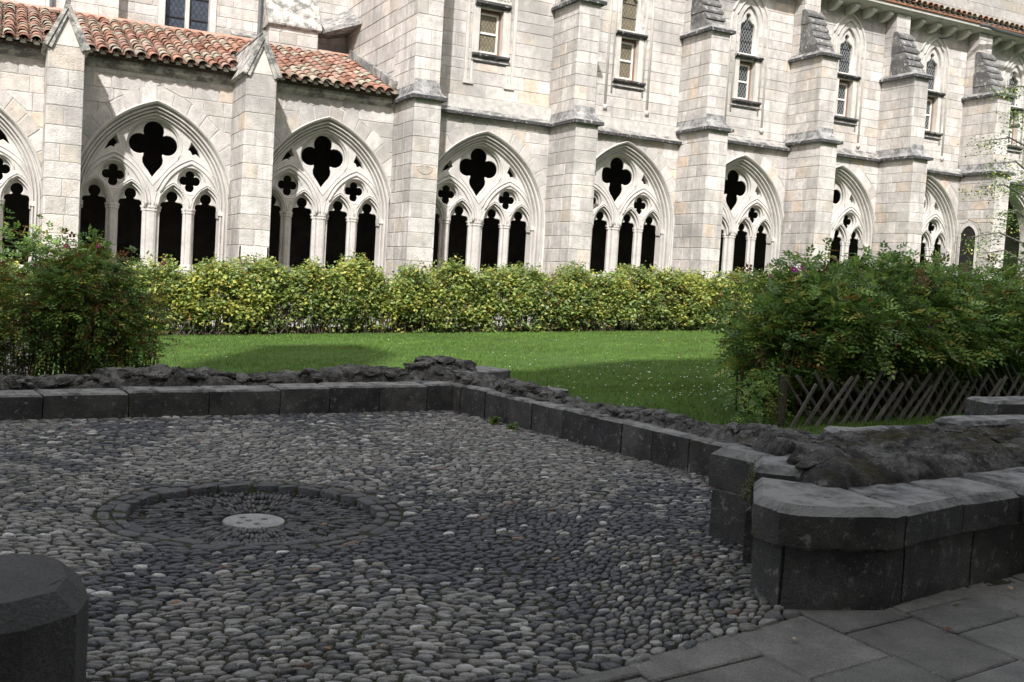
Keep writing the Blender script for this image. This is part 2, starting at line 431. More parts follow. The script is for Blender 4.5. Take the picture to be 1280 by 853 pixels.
def roll_mesh():
    mb = MB()
    for s in (1, -1):                        # sub-arches
        for R, rr, yy in ((1.115, .034, .25), (1.20, .022, .255)):
            P = pointed(s*.82, 0, R, .42, 14)
            P = [p for p in P if abs(p[0]) > .012]
            mb.tube([(p[0], yy, p[1]) for p in P], rr, 5, TC)
    for x in LX:
        mb.tube([(p[0], .263, p[1]) for p in pointed(x, 0, .635, .275, 8)], .02, 5, TC)
    mb.tube([(p[0], .262, p[1]) for p in tear(.59, .91)+tear(.59, .91)[:1]], .015, 5, TC)
    for s in (1, -1): mb.tube([(p[0], .263, p[1]) for p in arc_pts(s*.82, .63, .31, 0, 2*math.pi, 20)], .012, 5, TC)
    return mb.mesh('roll_moulding', True)
rolls = roll_mesh()
PROF = [(-.06, .02), (-.065, -.05), (-.045, -.075), (-.015, -.05), (.0, .015), (.012, .075), (.03, .07), (.045, .035), (.068, .03), (.08, .06), (.083, .14), (.095, .15), (.108, .105), (.13, .10), (.145, .13), (.15, .215), (.162, .225), (.175, .18), (.195, .175), (.21, .21), (.215, .30), (.23, .44)]
def arch_mesh():
    mb = MB(); mb.loft(sweep_arch(PROF, AR, AC, SILL), TC, closed=False); return mb.mesh('arch_moulding', False)
archm = arch_mesh()
def shaft_profile(w, y0=.25, y1=.50):
    h = w/2
    return [(-h, y0+.13), (-h*.62, y0+.10), (-h*.55, y0+.03), (-h*.28, y0), (h*.28, y0), (h*.55, y0+.03), (h*.62, y0+.10), (h, y0+.13), (h, y1-.05), (h*.6, y1), (-h*.6, y1), (-h, y1-.05)]
def mull_mesh(w):
    mb = MB()
    def ring(ww, z, e=0): return [(p[0]*(1+e), .375+(p[1]-.375)*(1+e), z) for p in shaft_profile(ww)]
    mb.loft([ring(w, -SILL, .22), ring(w, -SILL+.10, .20), ring(w, -SILL+.13, 0), ring(w, -.12, 0), ring(w, -.10, .14), ring(w, -.06, .10), ring(w, -.03, .22), ring(w, .01, .22)], TC, caps=True)
    return mb.mesh('mullion')
mull_thin, mull_thick = mull_mesh(.25), mull_mesh(.37)
for me in (rolls, archm, mull_thin, mull_thick, cusp, mid, frt): me.materials.append(M['tracery'])
def window(parent, cx, zs, sx, k):
    o = link('window_tracery', cusp, None, parent); o.location = (cx, WY, zs); o.scale = (sx, 1, 1)
    for n, me in (('tracery_bars', frt), ('tracery_bars', mid), ('roll_moulding', rolls), ('arch_moulding', archm)):
        link(n, me, None, o)
    for x, me in ((-.8175, mull_thin), (0, mull_thick), (.8175, mull_thin)):
        c = link('mullion', me, None, o); c.location = (x, 0, 0)
    for s in (-1, 1):
        mb = MB(); x0 = s*1.43
        mb.box((min(x0, x0+s*.28), .16, -.10), (max(x0, x0+s*.28), .44, 0), TC)
        mb.box((min(x0, x0+s*.20), .22, -.16), (max(x0, x0+s*.20), .42, -.10), TC)
        c = mb.build('capital', M['tracery'], o)
    mb = MB(); mb.add([(-1.7, -.06, -SILL-.14), (1.7, -.06, -SILL-.14), (1.7, -.06, -SILL-.09), (-1.7, -.06, -SILL-.09), (1.7, .55, -SILL+.03), (-1.7, .55, -SILL+.03), (1.7, .55, -SILL-.14), (-1.7, .55, -SILL-.14)],
        [(0,1,2,3),(3,2,4,5),(0,3,5,7),(1,6,4,2),(0,7,6,1),(7,5,4,6)], TC)
    mb.build('sill', M['tracery'], o)
    return o
def voussoirs(st, cx, zs, sx, parent):
    fr = frame((cx, WY+.012, zs), (1, 0, 0), (0, 0, 1))
    for s in (1, -1):
        n = 9; r0, r1 = AR+.045, AR+.36
        t0, t1 = math.acos(AC/r0), math.acos(AC/r1)
        for i in range(n):
            def P(r, tm, f): a = tm*f; return (s*sx*(-AC+r*math.cos(a)), r*math.sin(a))
            f0, f1 = i/n+.004, (i+1)/n-.004
            ro = r1+random.uniform(-.05, .09)
            poly = [P(r0, t0, f0), P(ro, t1, f0), P(ro, t1, f1), P(r0, t0, f1)]
            st.add(poly, fr, .022+random.uniform(-.004, .005), stone_col(), parent)
def core_wall(name, x0, x1, z0, z1, bays, parent, y=WY+.012, th=.5, rects=()):
    loops = [[(x0, z0), (x1, z0), (x1, z1), (x0, z1)]]
    for cx, zs, sx in bays:
        P = pointed(0, 0, AR-.005, AC, 16, jamb=-SILL-.02); loops.append([(cx+p[0]*sx, zs+p[1]) for p in P])
    for r in rects: loops.append(r)
    me = paint(fill2d(loops, th, .001), (.50, .48, .455)); shift(me, y+th/2)
    return link(name, me, M['mortar'], parent)

# ---------------------------------------------------------------- low gallery wing (left)
gal = tag(empty('cloister_gallery', (2, WY, 0)), 'low pale stone cloister gallery with pointed tracery windows under a red tile roof', 'building')
st = Stones()
G0, G1 = -6.0, 8.55
gb = BAYS[:3] + [(-4.75, 2.6, 1.0)]
core_wall('wall', G0, G1, -.4, 5.72, gb, gal)
for cx, zs, sx in gb[:3]:
    window(gal, cx, zs, sx, 0); voussoirs(st, cx, zs, sx, gal)
frW = frame((0, WY+.012, 0), (1, 0, 0), (0, 0, 1))
cut = [arch_cut(cx, zs, AR+.37, AC, zs-SILL-.12) for cx, zs, sx in gb]
for x0, x1 in ((-1.0, .79), (1.44, 4.68), (5.31, 8.55)):
    courses(st, frW, x0, x1, .2, 5.68, gal, cutters=cut)
# buttresses
def face_stones(st, X0, X1, Y0, Y1, z0, z1, parent, ch=(.32, .40), sides='LFR', ln=(.30, .62)):
    e = .018
    for sd in sides:
        if sd == 'F': fr = frame((X0-e, Y0, 0), (1, 0, 0), (0, 0, 1)); wd = X1-X0+2*e
        if sd == 'L': fr = frame((X0, Y1, 0), (0, -1, 0), (0, 0, 1)); wd = Y1-Y0+e
        if sd == 'R': fr = frame((X1, Y0-e, 0), (0, 1, 0), (0, 0, 1)); wd = Y1-Y0+e
        rs = random.getstate(); random.seed(int((X0*13+z0*7)*10)); zz = [z0]
        while zz[-1] < z1-.05:
            n = zz[-1]+random.uniform(*ch); zz.append(z1 if z1-n < .16 else n)
        random.setstate(rs)
        for i in range(len(zz)-1):
            a, b = zz[i], zz[i+1]; xs = [0]
            if sd == 'F':
                if i % 2: xs.append(wd*random.choice((.42, .5, .58)))
                elif random.random() < .2: xs.append(wd*.62)
            else:
                while wd-xs[-1] > ln[1]+.15: xs.append(xs[-1]+random.uniform(*ln))
                if sd == 'R': pass
            xs.append(wd)
            for j in range(len(xs)-1):
                g = .006; P = [(xs[j]+g, a+g), (xs[j+1]-g, a+g), (xs[j+1]-g, b-g), (xs[j]+g, b-g)]
                st.add(P, fr, .018+random.uniform(-.004, .004), stone_col(), parent)
FY = 22.62
def gable_buttress(X0, X1, parent, zt=5.76):
    mb = MB(); mb.box((X0, FY, -.4), (X1, WY+.1, zt+.02), (.46, .44, .40)); b = mb.build('buttress', M['mortar'], parent)
    face_stones(st, X0, X1, FY, WY+.01, .2, zt, b)
    xm = (X0+X1)/2; za = 6.52
    mb = MB(); y0, y1 = FY-.018, WY+1.3
    mb.add([(X0-.018, y0, zt), (X1+.018, y0, zt), (xm, y0, za-.08), (X0-.018, y1, zt), (X1+.018, y1, zt), (xm, y1, za-.08)], [(0,1,2),(0,2,5,3),(1,4,5,2),(3,5,4),(0,3,4,1)], (.62,.59,.545))
    mb.build('gable_stone', M['tracery'], b)
    mb = MB()                                # coping: two sloped slabs with a front moulding
    for s in (-1, 1):
        e0 = (xm+s*(.5*(X1-X0)+.11), zt-.02); a0 = (xm, za+.13)
        dx, dz = a0[0]-e0[0], a0[1]-e0[1]; L = math.hypot(dx, dz); nx, nz = -dz/L*s, dx/L*s
        if nz > 0: nx, nz = -nx, -nz
        t = .085
        for yA, yB, tt in ((FY-.10, WY+1.35, t), (FY-.07, WY+1.3, t+.06)):
            q = [e0, a0, (a0[0], a0[1]-tt*1.9), (e0[0]+nx*tt, e0[1]+nz*tt)] if tt == t else [(e0[0]-s*.03, e0[1]+.01), (a0[0], a0[1]-.06), (a0[0], a0[1]-tt*2.1), (e0[0]+nx*tt-s*.03, e0[1]+nz*tt)]
            v = [(p[0], yA, p[1]) for p in q] + [(p[0], yB, p[1]) for p in q]
            mb.add(v, [(0,1,2,3),(7,6,5,4),(0,4,5,1),(1,5,6,2),(2,6,7,3),(3,7,4,0)], (.50,.48,.44))
    mb.tube([(xm, FY-.11, za+.10), (xm, WY+1.35, za+.10)], .05, 6, (.48, .46, .42))
    mb.build('coping', M['lichen'], b)
gable_buttress(.79, 1.44, gal); gable_buttress(4.68, 5.31, gal)
gable_buttress(-3.1, -2.47, gal)
# cornice under the eave
mb = MB()
def extr(mb, prof, x0, x1, col, dark=()):
    n = len(prof); v = [(x0, p[0], p[1]) for p in prof]+[(x1, p[0], p[1]) for p in prof]
    f = [tuple(range(n)), tuple(range(2*n-1, n-1, -1))]
    for i in range(n): j = (i+1) % n; f.append((i, i+n, j+n, j))
    mb.add(v, f, col)
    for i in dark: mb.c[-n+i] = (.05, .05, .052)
for x0, x1 in ((G0, -3.11), (-2.46, .78), (1.45, 4.67), (5.32, 8.54)):
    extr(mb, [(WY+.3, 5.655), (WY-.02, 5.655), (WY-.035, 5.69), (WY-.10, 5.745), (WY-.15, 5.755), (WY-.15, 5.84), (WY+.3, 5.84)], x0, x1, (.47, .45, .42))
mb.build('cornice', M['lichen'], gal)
# roof deck + tiles
EY, EZ, RY, RZ = 23.56, 5.91, 27.75, 7.46
sl_ = Vector((0, RY-EY, RZ-EZ)); SLEN = sl_.length; sl_.normalize(); nrm = Vector((0, -sl_.z, sl_.y))
mb = MB(); mb.add([(G0, EY+.22, EZ+.01), (G1, EY+.22, EZ+.01), (G1, RY, RZ-.07), (G0, RY, RZ-.07), (G0, EY+.22, EZ-.08), (G1, EY+.22, EZ-.08), (G1, RY, RZ-.2), (G0, RY, RZ-.2)], [(0,1,2,3),(7,6,5,4),(0,4,5,1),(1,5,6,2),(2,6,7,3),(3,7,4,0)], (.10, .075, .06))
roof = mb.build('roof', M['tile'], gal)
def tile_geo(r0, r1, L, up=True, th=.014, n=7):
    V = []; F = []
    for r, y in ((r0, 0), (r1, L)):
        for k in range(n+1):
            a = math.pi*k/n; s = 1 if up else -1
            V.append((r*math.cos(a), y, s*r*math.sin(a)*.88))
    for k in range(n): F.append((k, k+1, n+2+k, n+1+k))
    b = len(V)
    for k in range(n+1):
        a = math.pi*k/n; s = 1 if up else -1; V.append(((r0-th)*math.cos(a), 0, s*(r0-th)*math.sin(a)*.88))
    for k in range(n): F.append((k+1, k, b+k, b+k+1))
    b2 = len(V)
    for k in range(n+1):
        a = math.pi*k/n; s = 1 if up else -1; V.append(((r1-th)*math.cos(a), L, s*(r1-th)*math.sin(a)*.88))
    for k in range(n): F.append((b+k+1, b+k, b2+k, b2+k+1))
    return V, F
def tile_col():
    r = random.random()
    if r < .30: c = (.35, .185, .135)
    elif r < .50: c = (.39, .25, .20)
    elif r < .70: c = (.35, .275, .21)
    elif r < .87: c = (.42, .37, .30)
    elif r < .94: c = (.27, .12, .08)
    else: c = (.42, .25, .17)
    k = random.uniform(.66, .98); return tuple(x*k for x in c)
TV, TF = tile_geo(.108, .088, .50)
CVv, CF_ = tile_geo(.105, .125, .50, up=False)
def roof_tiles(deck, x0, x1, rows, EY, EZ, sl_, nrm, pitch, expo, skip, limit):
    covers = []; chans = MB(); plugs = MB()
    n = int((x1-x0)/pitch)
    for i in range(n):
        x = x0+(i+.5)*pitch
        for j in range(rows):
            d = j*expo
            if skip(x, EY+sl_.y*d): continue
            o = Vector((x+random.uniform(-.012, .012), EY, EZ)) + sl_*(d+random.uniform(-.012, .012)) + nrm*(.035+random.uniform(0, .010))
            tilt = random.uniform(.018, .034); rx = Matrix.Rotation(random.uniform(-.05, .05), 3, 'Z')
            V = []
            for v in TV:
                q = rx @ Vector(v); V.append(o + Vector((q.x, 0, 0)) + sl_*q.y + nrm*(q.z - q.y*tilt*2))
            covers.append((V, tile_col()))
            oc = Vector((x+pitch/2, EY, EZ)) + sl_*(d+.03) + nrm*.055
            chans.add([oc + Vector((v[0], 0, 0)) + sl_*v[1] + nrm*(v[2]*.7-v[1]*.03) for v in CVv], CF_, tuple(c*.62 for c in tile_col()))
        if not skip(x, EY):
            plugs.add([Vector((x+.062*math.cos(a), EY+.10, EZ-.02+.075*math.sin(a))) for a in [math.pi*k/6 for k in range(7)]] + [Vector((x, EY+.16, EZ-.02))], [tuple(range(7))]+[(k+1, k, 7) for k in range(6)], (.62, .60, .56))  # pale half-disc below the lower end of each cover tile column
    def sc(it):
        c = sum(it[0], Vector())/len(it[0]); q = px(c); return -1/(q[2]**2) if q and 0 < q[0] < 1280 and 0 < q[1] < 853 else 0
    covers.sort(key=sc); rest = MB()
    for k, (V, c) in enumerate(covers):
        if k < limit and sc((V, c)) < 0:
            m_ = MB(); m_.add(V, TF, c); link('roof_tile', m_.mesh('roof_tile', True), M['tile'], deck)
        else: rest.add(V, TF, c)
    if rest.v: link('roof_tiles', rest.mesh('roof_tiles', True), M['tile'], deck, 'stuff')
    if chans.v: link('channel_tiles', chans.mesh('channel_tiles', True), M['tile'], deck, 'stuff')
    if plugs.v: link('eave_half_discs', plugs.mesh('eave_half_discs'), M['mortar'], deck, 'stuff')
def skip_gal(x, y):
    for a, b in ((.79, 1.44), (4.68, 5.31), (-3.1, -2.47)):
        m_ = (a+b)/2; hw = (b-a)/2+.12
        zr = EZ+(y-EY)*sl_.z/sl_.y; half = hw*max(0, (6.58-zr)/.82)
        if abs(x-m_) < half+.04: return True
    return False
roof_tiles(roof, -.8, 8.50, 13, EY, EZ, sl_, nrm, .255, .335, skip_gal, 300)
mb = MB(); xx = G0
while xx < G1-.05:                           # mortared ridge course against the wall behind
    l = random.uniform(.35, .5); x2 = min(xx+l, G1-.02); dz = random.uniform(-.015, .015)
    mb.tube([(xx, RY-.05, RZ+.03+dz), (x2-.01, RY-.05, RZ+.03+dz)], .075, 8, random.choice([(.46,.27,.21),(.42,.25,.19),(.46,.30,.24)])); xx = x2
mb.build('ridge_course', M['tile'], roof)
# gallery interior: back wall, vault, floor, ends
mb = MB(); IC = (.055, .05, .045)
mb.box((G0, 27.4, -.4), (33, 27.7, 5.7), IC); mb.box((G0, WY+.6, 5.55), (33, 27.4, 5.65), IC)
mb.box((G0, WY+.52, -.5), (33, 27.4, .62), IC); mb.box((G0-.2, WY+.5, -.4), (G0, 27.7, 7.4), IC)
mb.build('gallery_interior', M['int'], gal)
st.flush(M['stone'])
# ---------------------------------------------------------------- tall wing (right)
wing = tag(empty('abbey_wing', (18, WY, 0)), 'tall pale stone abbey wing with stepped buttresses above the arcade', 'building')
st = Stones(); UY = 24.15; T0, T1 = 8.55, 33.0
STR = {3: 5.75, 4: 5.76, 5: 6.00, 6: 6.08, 7: 5.98, 8: 5.98}
BUT = [(8.55, 9.19, 5.77), (12.88, 13.50, 5.73), (17.00, 17.61, 6.05), (20.95, 21.55, 6.17), (24.66, 25.24, 6.10), (28.38, 29.0, 6.02)]
# windows of the upper storey: (centre, type)
UW = [(11.08, 'rect'), (15.27, 'cross'), (19.33, 'lancet'), (23.18, 'lancet'), (26.90, 'lancet'), (30.85, 'lancet')]
bigarch = (31.05, 4.2, 1.0)
core_wall('arcade_wall', T0+.02, T1, -.4, 6.2, BAYS[3:], wing, rects=[pointed(31.0, 4.0, 2.0, .6, 12, jamb=.7)])
rects = []
for cx, ty in UW:
    if ty == 'rect': rects.append([(cx-.36, 7.34), (cx+.36, 7.34), (cx+.36, 8.50), (cx-.36, 8.50)])
    else:
        zt = 8.40; rects.append([(cx-.32, 7.27), (cx+.32, 7.27), (cx+.32, zt+.04), (cx-.32, zt+.04)])
        rects.append([(cx-.33, 8.60)] + [(cx+.33, 8.60)] + pointed(cx, 9.45, .66, .33, 8) )
core_wall('upper_wall', T0+.02, T1, 5.9, 10.95, [], wing, y=UY+.012, th=.45, rects=rects)
for cx, zs, sx in BAYS[3:]:
    window(wing, cx, zs, sx, 0); voussoirs(st, cx, zs, sx, wing)
cut = [arch_cut(cx, zs, AR+.37, AC, zs-SILL-.12) for cx, zs, sx in BAYS[3:]]
cut.append(arch_cut(31.0, 4.0, 2.05, .6, .5))
segs = [(9.19, 12.88), (13.50, 17.0), (17.61, 20.95), (21.55, 24.66), (25.24, 28.38), (29.0, 33)]
for i, (a, b) in enumerate(segs):
    courses(st, frW, a, b, .9, STR[i+3]-.03, wing, ch=(.27, .34), ln=(.34, .75), cutters=cut)
frU = frame((0, UY+.012, 0), (1, 0, 0), (0, 0, 1))
ucut = []
for cx, ty in UW:
    if ty == 'rect': ucut.append(rect_cut(cx-.42, cx+.42, 7.12, 8.68))
    else: ucut += [rect_cut(cx-.38, cx+.38, 7.02, 9.5), arch_cut(cx, 9.45, 1.02, .38, 9.45)]
for i, (a, b) in enumerate(segs):
    courses(st, frU, a, b, STR[i+3]+.22, 10.62, wing, ch=(.24, .33), ln=(.32, .72), cutters=ucut)
# string courses with weathered slope
for i, (a, b) in enumerate(segs):
    z0 = STR[i+3]; mb = MB(); x = a
    while x < b:
        x2 = min(b, x+random.uniform(.6, 1.1)); x2 = b if b-x2 < .3 else x2; d = random.uniform(-.008, .008)
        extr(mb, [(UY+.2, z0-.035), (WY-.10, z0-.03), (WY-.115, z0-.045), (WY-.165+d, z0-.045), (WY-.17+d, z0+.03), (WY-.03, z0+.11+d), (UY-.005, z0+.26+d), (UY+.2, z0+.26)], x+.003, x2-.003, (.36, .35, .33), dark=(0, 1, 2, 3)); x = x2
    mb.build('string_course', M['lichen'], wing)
# buttresses
def cap_ring(mb, X0, X1, Y0, z0, X0u, X1u, Y0u, hi, col=(.33,.325,.318), o=.12):
    def ring(xa, xb, ya, z): return [(xa, WY+.2, z), (xa, ya, z), (xb, ya, z), (xb, WY+.2, z)]
    mb.loft([ring(X0-.005, X1+.005, Y0-.005, z0-.035), ring(X0-o, X1+o, Y0-o, z0-.045), ring(X0-o, X1+o, Y0-o, z0+.035), ring(X0-o*.35, X1+o*.35, Y0+.04, z0+.13),
             ring(X0u-.01, X1u+.01, Y0u-.04, z0+hi*.62), ring(X0u-.005, X1u+.005, Y0u-.008, z0+hi)], col, caps=True)
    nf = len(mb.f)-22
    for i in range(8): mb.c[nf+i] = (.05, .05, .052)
for k, (X0, X1, zc) in enumerate(BUT):
    mb = MB(); mb.box((X0, FY, -.4), (X1, WY+.1, zc), (.46, .44, .40)); b = mb.build('buttress', M['mortar'], wing)
    if k < 5: face_stones(st, X0, X1, FY, WY+.01, .7, zc-.08, b, ch=(.27, .36))
    else: face_stones(st, X0, X1, FY, WY+.01, 4.55, zc-.08, b, ch=(.27, .36)); face_stones(st, X0, X1, FY, WY+.01, .9, 4.55, b, ch=(.27, .36), sides='FR')
    U0, U1, UYf = (X0, X1-.02, FY+.12) if k == 0 else (X0+.01, X1-.02, FY+.20)
    top = 12.0 if k == 0 else 8.78-.07*max(0, k-1)
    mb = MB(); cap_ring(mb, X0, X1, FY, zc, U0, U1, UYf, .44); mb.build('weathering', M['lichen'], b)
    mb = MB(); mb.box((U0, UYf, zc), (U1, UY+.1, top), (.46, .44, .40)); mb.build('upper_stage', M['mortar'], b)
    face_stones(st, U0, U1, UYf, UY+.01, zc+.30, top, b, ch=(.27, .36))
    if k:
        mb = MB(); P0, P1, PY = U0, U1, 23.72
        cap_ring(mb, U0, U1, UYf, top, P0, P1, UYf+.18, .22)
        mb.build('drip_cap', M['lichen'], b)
        n = 6; y = UYf+.19; z = top+.13; zt_ = 10.14-.05*max(0, k-2); dy = (23.66-y)/n; dz = (zt_-z)/n
        mb = MB()
        for i in range(n):                   # stacked, lapped slabs between the drip cap and the pilaster
            cc = random.uniform(.10, .25); e = .035+random.uniform(-.012, .012); f_ = random.uniform(.02, .05)
            y0_, z0_, y1_, z1_ = y+i*dy, z+i*dz-(.06 if i == 0 else 0), y+(i+1)*dy, z+(i+1)*dz
            extr(mb, [(23.80, z0_), (y0_-f_, z0_), (y0_-f_-.005, z0_+.055), (y1_+.005, z1_-.002), (23.80, z1_-.002)], P0-e, P1+e, (cc, cc*.985, cc*.95))
        mb.build('lapped_capping', M['lichen'], b)
        if k >= 1:
            mb = MB(); mb.box((P0, PY, top+.05), (P1, UY+.1, 10.72), (.46, .44, .40)); mb.build('pilaster', M['mortar'], b)
            face_stones(st, P0, P1, PY, UY+.01, top+.12, 10.62, b, ch=(.27, .34))
# side of the last buttress: small trefoil-headed passage
X0, X1, zc = BUT[5]
fr = frame((X0, WY+.01, 0), (0, -1, 0), (0, 0, 1))
courses(st, fr, 0, WY-FY+.03, .9, 4.55, wing, ch=(.27, .34), ln=(.3, .6), cutters=[arch_cut(.52, 3.95, .56, .10, 1.0)], h=.018)
mb = MB()
P = pointed(.52, 3.95, .50, .10, 10, jamb=.9); Pi = pointed(.52, 3.95, .40, .10, 10, jamb=.9)
mb.loft([[(X0-.035, WY+.01-p[0], p[1]) for p in P], [(X0-.045, WY+.01-p[0]*.98-.01, p[1]-.01) for p in Pi], [(X0+.02, WY+.01-p[0], p[1]) for p in Pi]], TC, closed=False)
mb.build('niche_arch', M['tracery'], wing)
mb = MB(); mb.add([(X0-.019, WY+.01-p[0], p[1]) for p in P], [tuple(range(len(P)))], (.022, .02, .018)); mb.build('niche_dark_sheet', M['int'], wing)  # dark sheet on the face, stands in for the shade inside the opening
# arch moulding of the doorway at the far end
mb = MB(); rings = sweep_arch([(-.03, -.03), (.0, .0), (.03, .05), (.08, .05), (.1, .12), (.15, .13), (.18, .25), (.2, .5)], 2.0, .6, 3.2, 14)
mb.loft([[(31.0+p[0], WY+p[1], 4.0+p[2]) for p in r] for r in rings], TC, closed=False); mb.build('doorway_arch', M['tracery'], wing)
# upper windows
def upper_window(cx, ty):
    gy = UY+.25
    mb = MB(); SC = (.56, .535, .495)
    def bx(x0, x1, y0, y1, z0, z1, c=SC): mb.box((x0, y0, z0), (x1, y1, z1), c)
    lo, hi, hw = (7.36, 8.46, .33) if ty == 'rect' else (7.30, 8.40, .29)
    # reveal surround, sill with drip, hood or transom
    for a, b_, z0, z1 in ((-hw-.14, -hw, lo-.02, hi+.05), (hw, hw+.14, lo-.02, hi+.05), (-hw, hw, lo-.03, lo)):
        n0 = len(mb.v); bx(cx+a, cx+b_, UY-.012, gy+.02, z0, z1)
    bm = bmesh.new(); o = mb.build('window_surround', M['tracery'], wing, 'stuff'); bm.free()
    mb = MB()
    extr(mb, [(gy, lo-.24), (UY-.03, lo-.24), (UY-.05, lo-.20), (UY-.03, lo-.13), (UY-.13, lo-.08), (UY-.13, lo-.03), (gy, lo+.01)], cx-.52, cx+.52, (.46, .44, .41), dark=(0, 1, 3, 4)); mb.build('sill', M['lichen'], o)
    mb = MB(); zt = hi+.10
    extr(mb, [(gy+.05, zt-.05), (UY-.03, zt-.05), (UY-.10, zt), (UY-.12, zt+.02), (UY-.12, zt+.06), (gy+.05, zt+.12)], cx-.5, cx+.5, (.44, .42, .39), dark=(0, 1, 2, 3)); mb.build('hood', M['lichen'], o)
    # casement: red-brown frame, white sash, leaded panes
    mb = MB(); RC = (.23, .13, .09); f = .05
    x0, x1 = cx-hw+.002, cx+hw-.002
    for a, b_ in (((x0, lo), (x0+f, hi)), ((x1-f, lo), (x1, hi)), ((x0+f, lo), (x1-f, lo+f)), ((x0+f, hi-f), (x1-f, hi))): mb.box((a[0], gy-.09, a[1]), (b_[0], gy, b_[1]), RC)
    mb.build('frame', M['paint'], o)
    mb = MB(); WC = (.70, .69, .66); x0 += f; x1 -= f; l2, h2 = lo+f, hi-f; f2 = .045; zm = (l2+h2)/2
    for a, b_ in (((x0, l2), (x0+f2, h2)), ((x1-f2, l2), (x1, h2)), ((x0+f2, l2), (x1-f2, l2+f2)), ((x0+f2, h2-f2), (x1-f2, h2)), ((x0+f2, zm-.025), (x1-f2, zm+.025))): mb.box((a[0], gy-.07, a[1]), (b_[0], gy-.01, b_[1]), WC)
    mb.build('sash', M['paint'], o)
    gm = M['glass_tan'] if ty in ('rect', 'cross') else M['glass_dark']
    for a, b_ in ((l2+f2, zm-.025), (zm+.025, h2-f2)):
        mb = MB(); mb.box((x0+f2, gy-.035, a), (x1-f2, gy-.02, b_)); mb.build('pane', gm, o)
    mb = MB()
    if ty == 'rect':
        for s in (-1, 1):
            mb.box((cx+s*.50-.03, UY-.03, 6.62), (cx+s*.50+.03, UY+.02, 8.66), SC); mb.box((cx+s*.66-.04, UY-.045, 6.62), (cx+s*.66+.04, UY+.02, 10.5), SC)
            mb.box((cx+s*.58-.14, UY-.05, 6.55), (cx+s*.58+.14, UY+.02, 6.66), SC)
        mb.box((cx-.5, UY-.07, 8.66), (cx+.5, UY+.02, 8.74), SC)
        for i in range(9): mb.box((cx-.46+i*.105, UY-.09, 8.74), (cx-.40+i*.105, UY+.02, 8.80), SC)
        mb.build('window_moulding', M['tracery'], o)
    else:
        # pointed panel mouldings and the upper light
        for hw2, rr, zl in ((.68, .042, 6.45), (.50, .03, 6.9)):
            R = hw2+.38; mb.tube([(p[0], UY+.0, p[1]) for p in pointed(cx, 9.45, R, .38, 10, jamb=zl)], rr, 6, SC)
        for s in (-1, 1):
            mb.box((cx+s*.68-.055, UY-.05, 6.42), (cx+s*.68+.055, UY+.02, 6.55), SC)
        # cusped head plate
        t = [(cx-.30, 8.60), (cx+.30, 8.60)] + pointed(cx, 9.45, .64, .34, 8)
        hole = [(cx-.255, 8.66), (cx+.255, 8.66), (cx+.255, 9.42)] + [(cx+.255-.11*(1-math.cos(a)), 9.42+.11*math.sin(a)) for a in (.6, 1.2, 1.57)] + arc_pts(cx, 9.72, .085, math.radians(-50), math.radians(230), 10) + [(cx-.255+.11*(1-math.cos(a)), 9.42+.11*math.sin(a)) for a in (1.57, 1.2, .6)] + [(cx-.255, 9.42)]
        mb.build('window_moulding', M['tracery'], o, smooth=True)
        me = paint(fill2d([t, hole], .12, .015), TC); shift(me, gy-.10); link('lancet_head', me, M['tracery'], o)
        # splayed reveal around the upper light
        mb = MB(); rings = []
        for hw3, y in ((.47, UY-.01), (.44, UY+.05), (.36, UY+.10), (.30, gy-.16+.02)):
            R = hw3+.34; rings.append([(p[0], y, p[1]) for p in pointed(cx, 9.45, R, .34, 10, jamb=8.64)])
        mb.loft(rings, SC, closed=False); mb.build('reveal', M['tracery'], o)
        mb = MB(); mb.box((cx-.30, gy-.06, 8.62), (cx+.30, gy-.045, 9.9)); mb.build('pane', gm, o)
        mb = MB()
        for z in (9.0, 9.38): mb.box((cx-.25, gy-.075, z), (cx+.25, gy-.062, z+.018), (.05,.05,.05))
        mb.build('saddle_bars', M['metal'], o)
for cx, ty in UW: upper_window(cx, ty)
# cornice, corbels, roof edge
mb = MB(); extr(mb, [(UY+.3, 10.62), (UY-.10, 10.62), (23.58, 10.635), (23.50, 10.70), (23.50, 10.84), (UY+.3, 10.86)], 9.25, T1, (.46, .44, .41)); mb.build('cornice', M['tracery'], wing)
x = 9.7
while x < T1:
    if not any(a-.14 < x < b+.14 for a, b, _ in BUT):
        mb = MB(); extr(mb, [(UY+.02, 10.36), (23.98, 10.38), (23.84, 10.44), (23.74, 10.50), (23.70, 10.52), (23.70, 10.62), (UY+.02, 10.62)], x-.085, x+.085, (.60, .575, .535)); mb.build('corbel', M['tracery'], wing)
    x += .70
mb = MB(); s2 = Vector((0, math.cos(R_(20)), math.sin(R_(20)))); n2 = Vector((0, -s2.z, s2.y))
mb.add([(9.0, 23.45, 10.87), (T1+2, 23.45, 10.87), (T1+2, 31, 13.6), (9.0, 31, 13.6), (9.0, 23.45, 10.80), (T1+2, 23.45, 10.80), (T1+2, 31, 10.8), (9.0, 31, 10.8)], [(0,1,2,3),(7,6,5,4),(0,4,5,1),(1,5,6,2),(2,6,7,3),(3,7,4,0)], (.28, .13, .08))
roof2 = mb.build('roof', M['tile'], wing)
roof_tiles(roof2, 20.5, T1+1, 2, 23.36, 10.90, s2, n2, .25, .33, lambda x, y: False, 110)
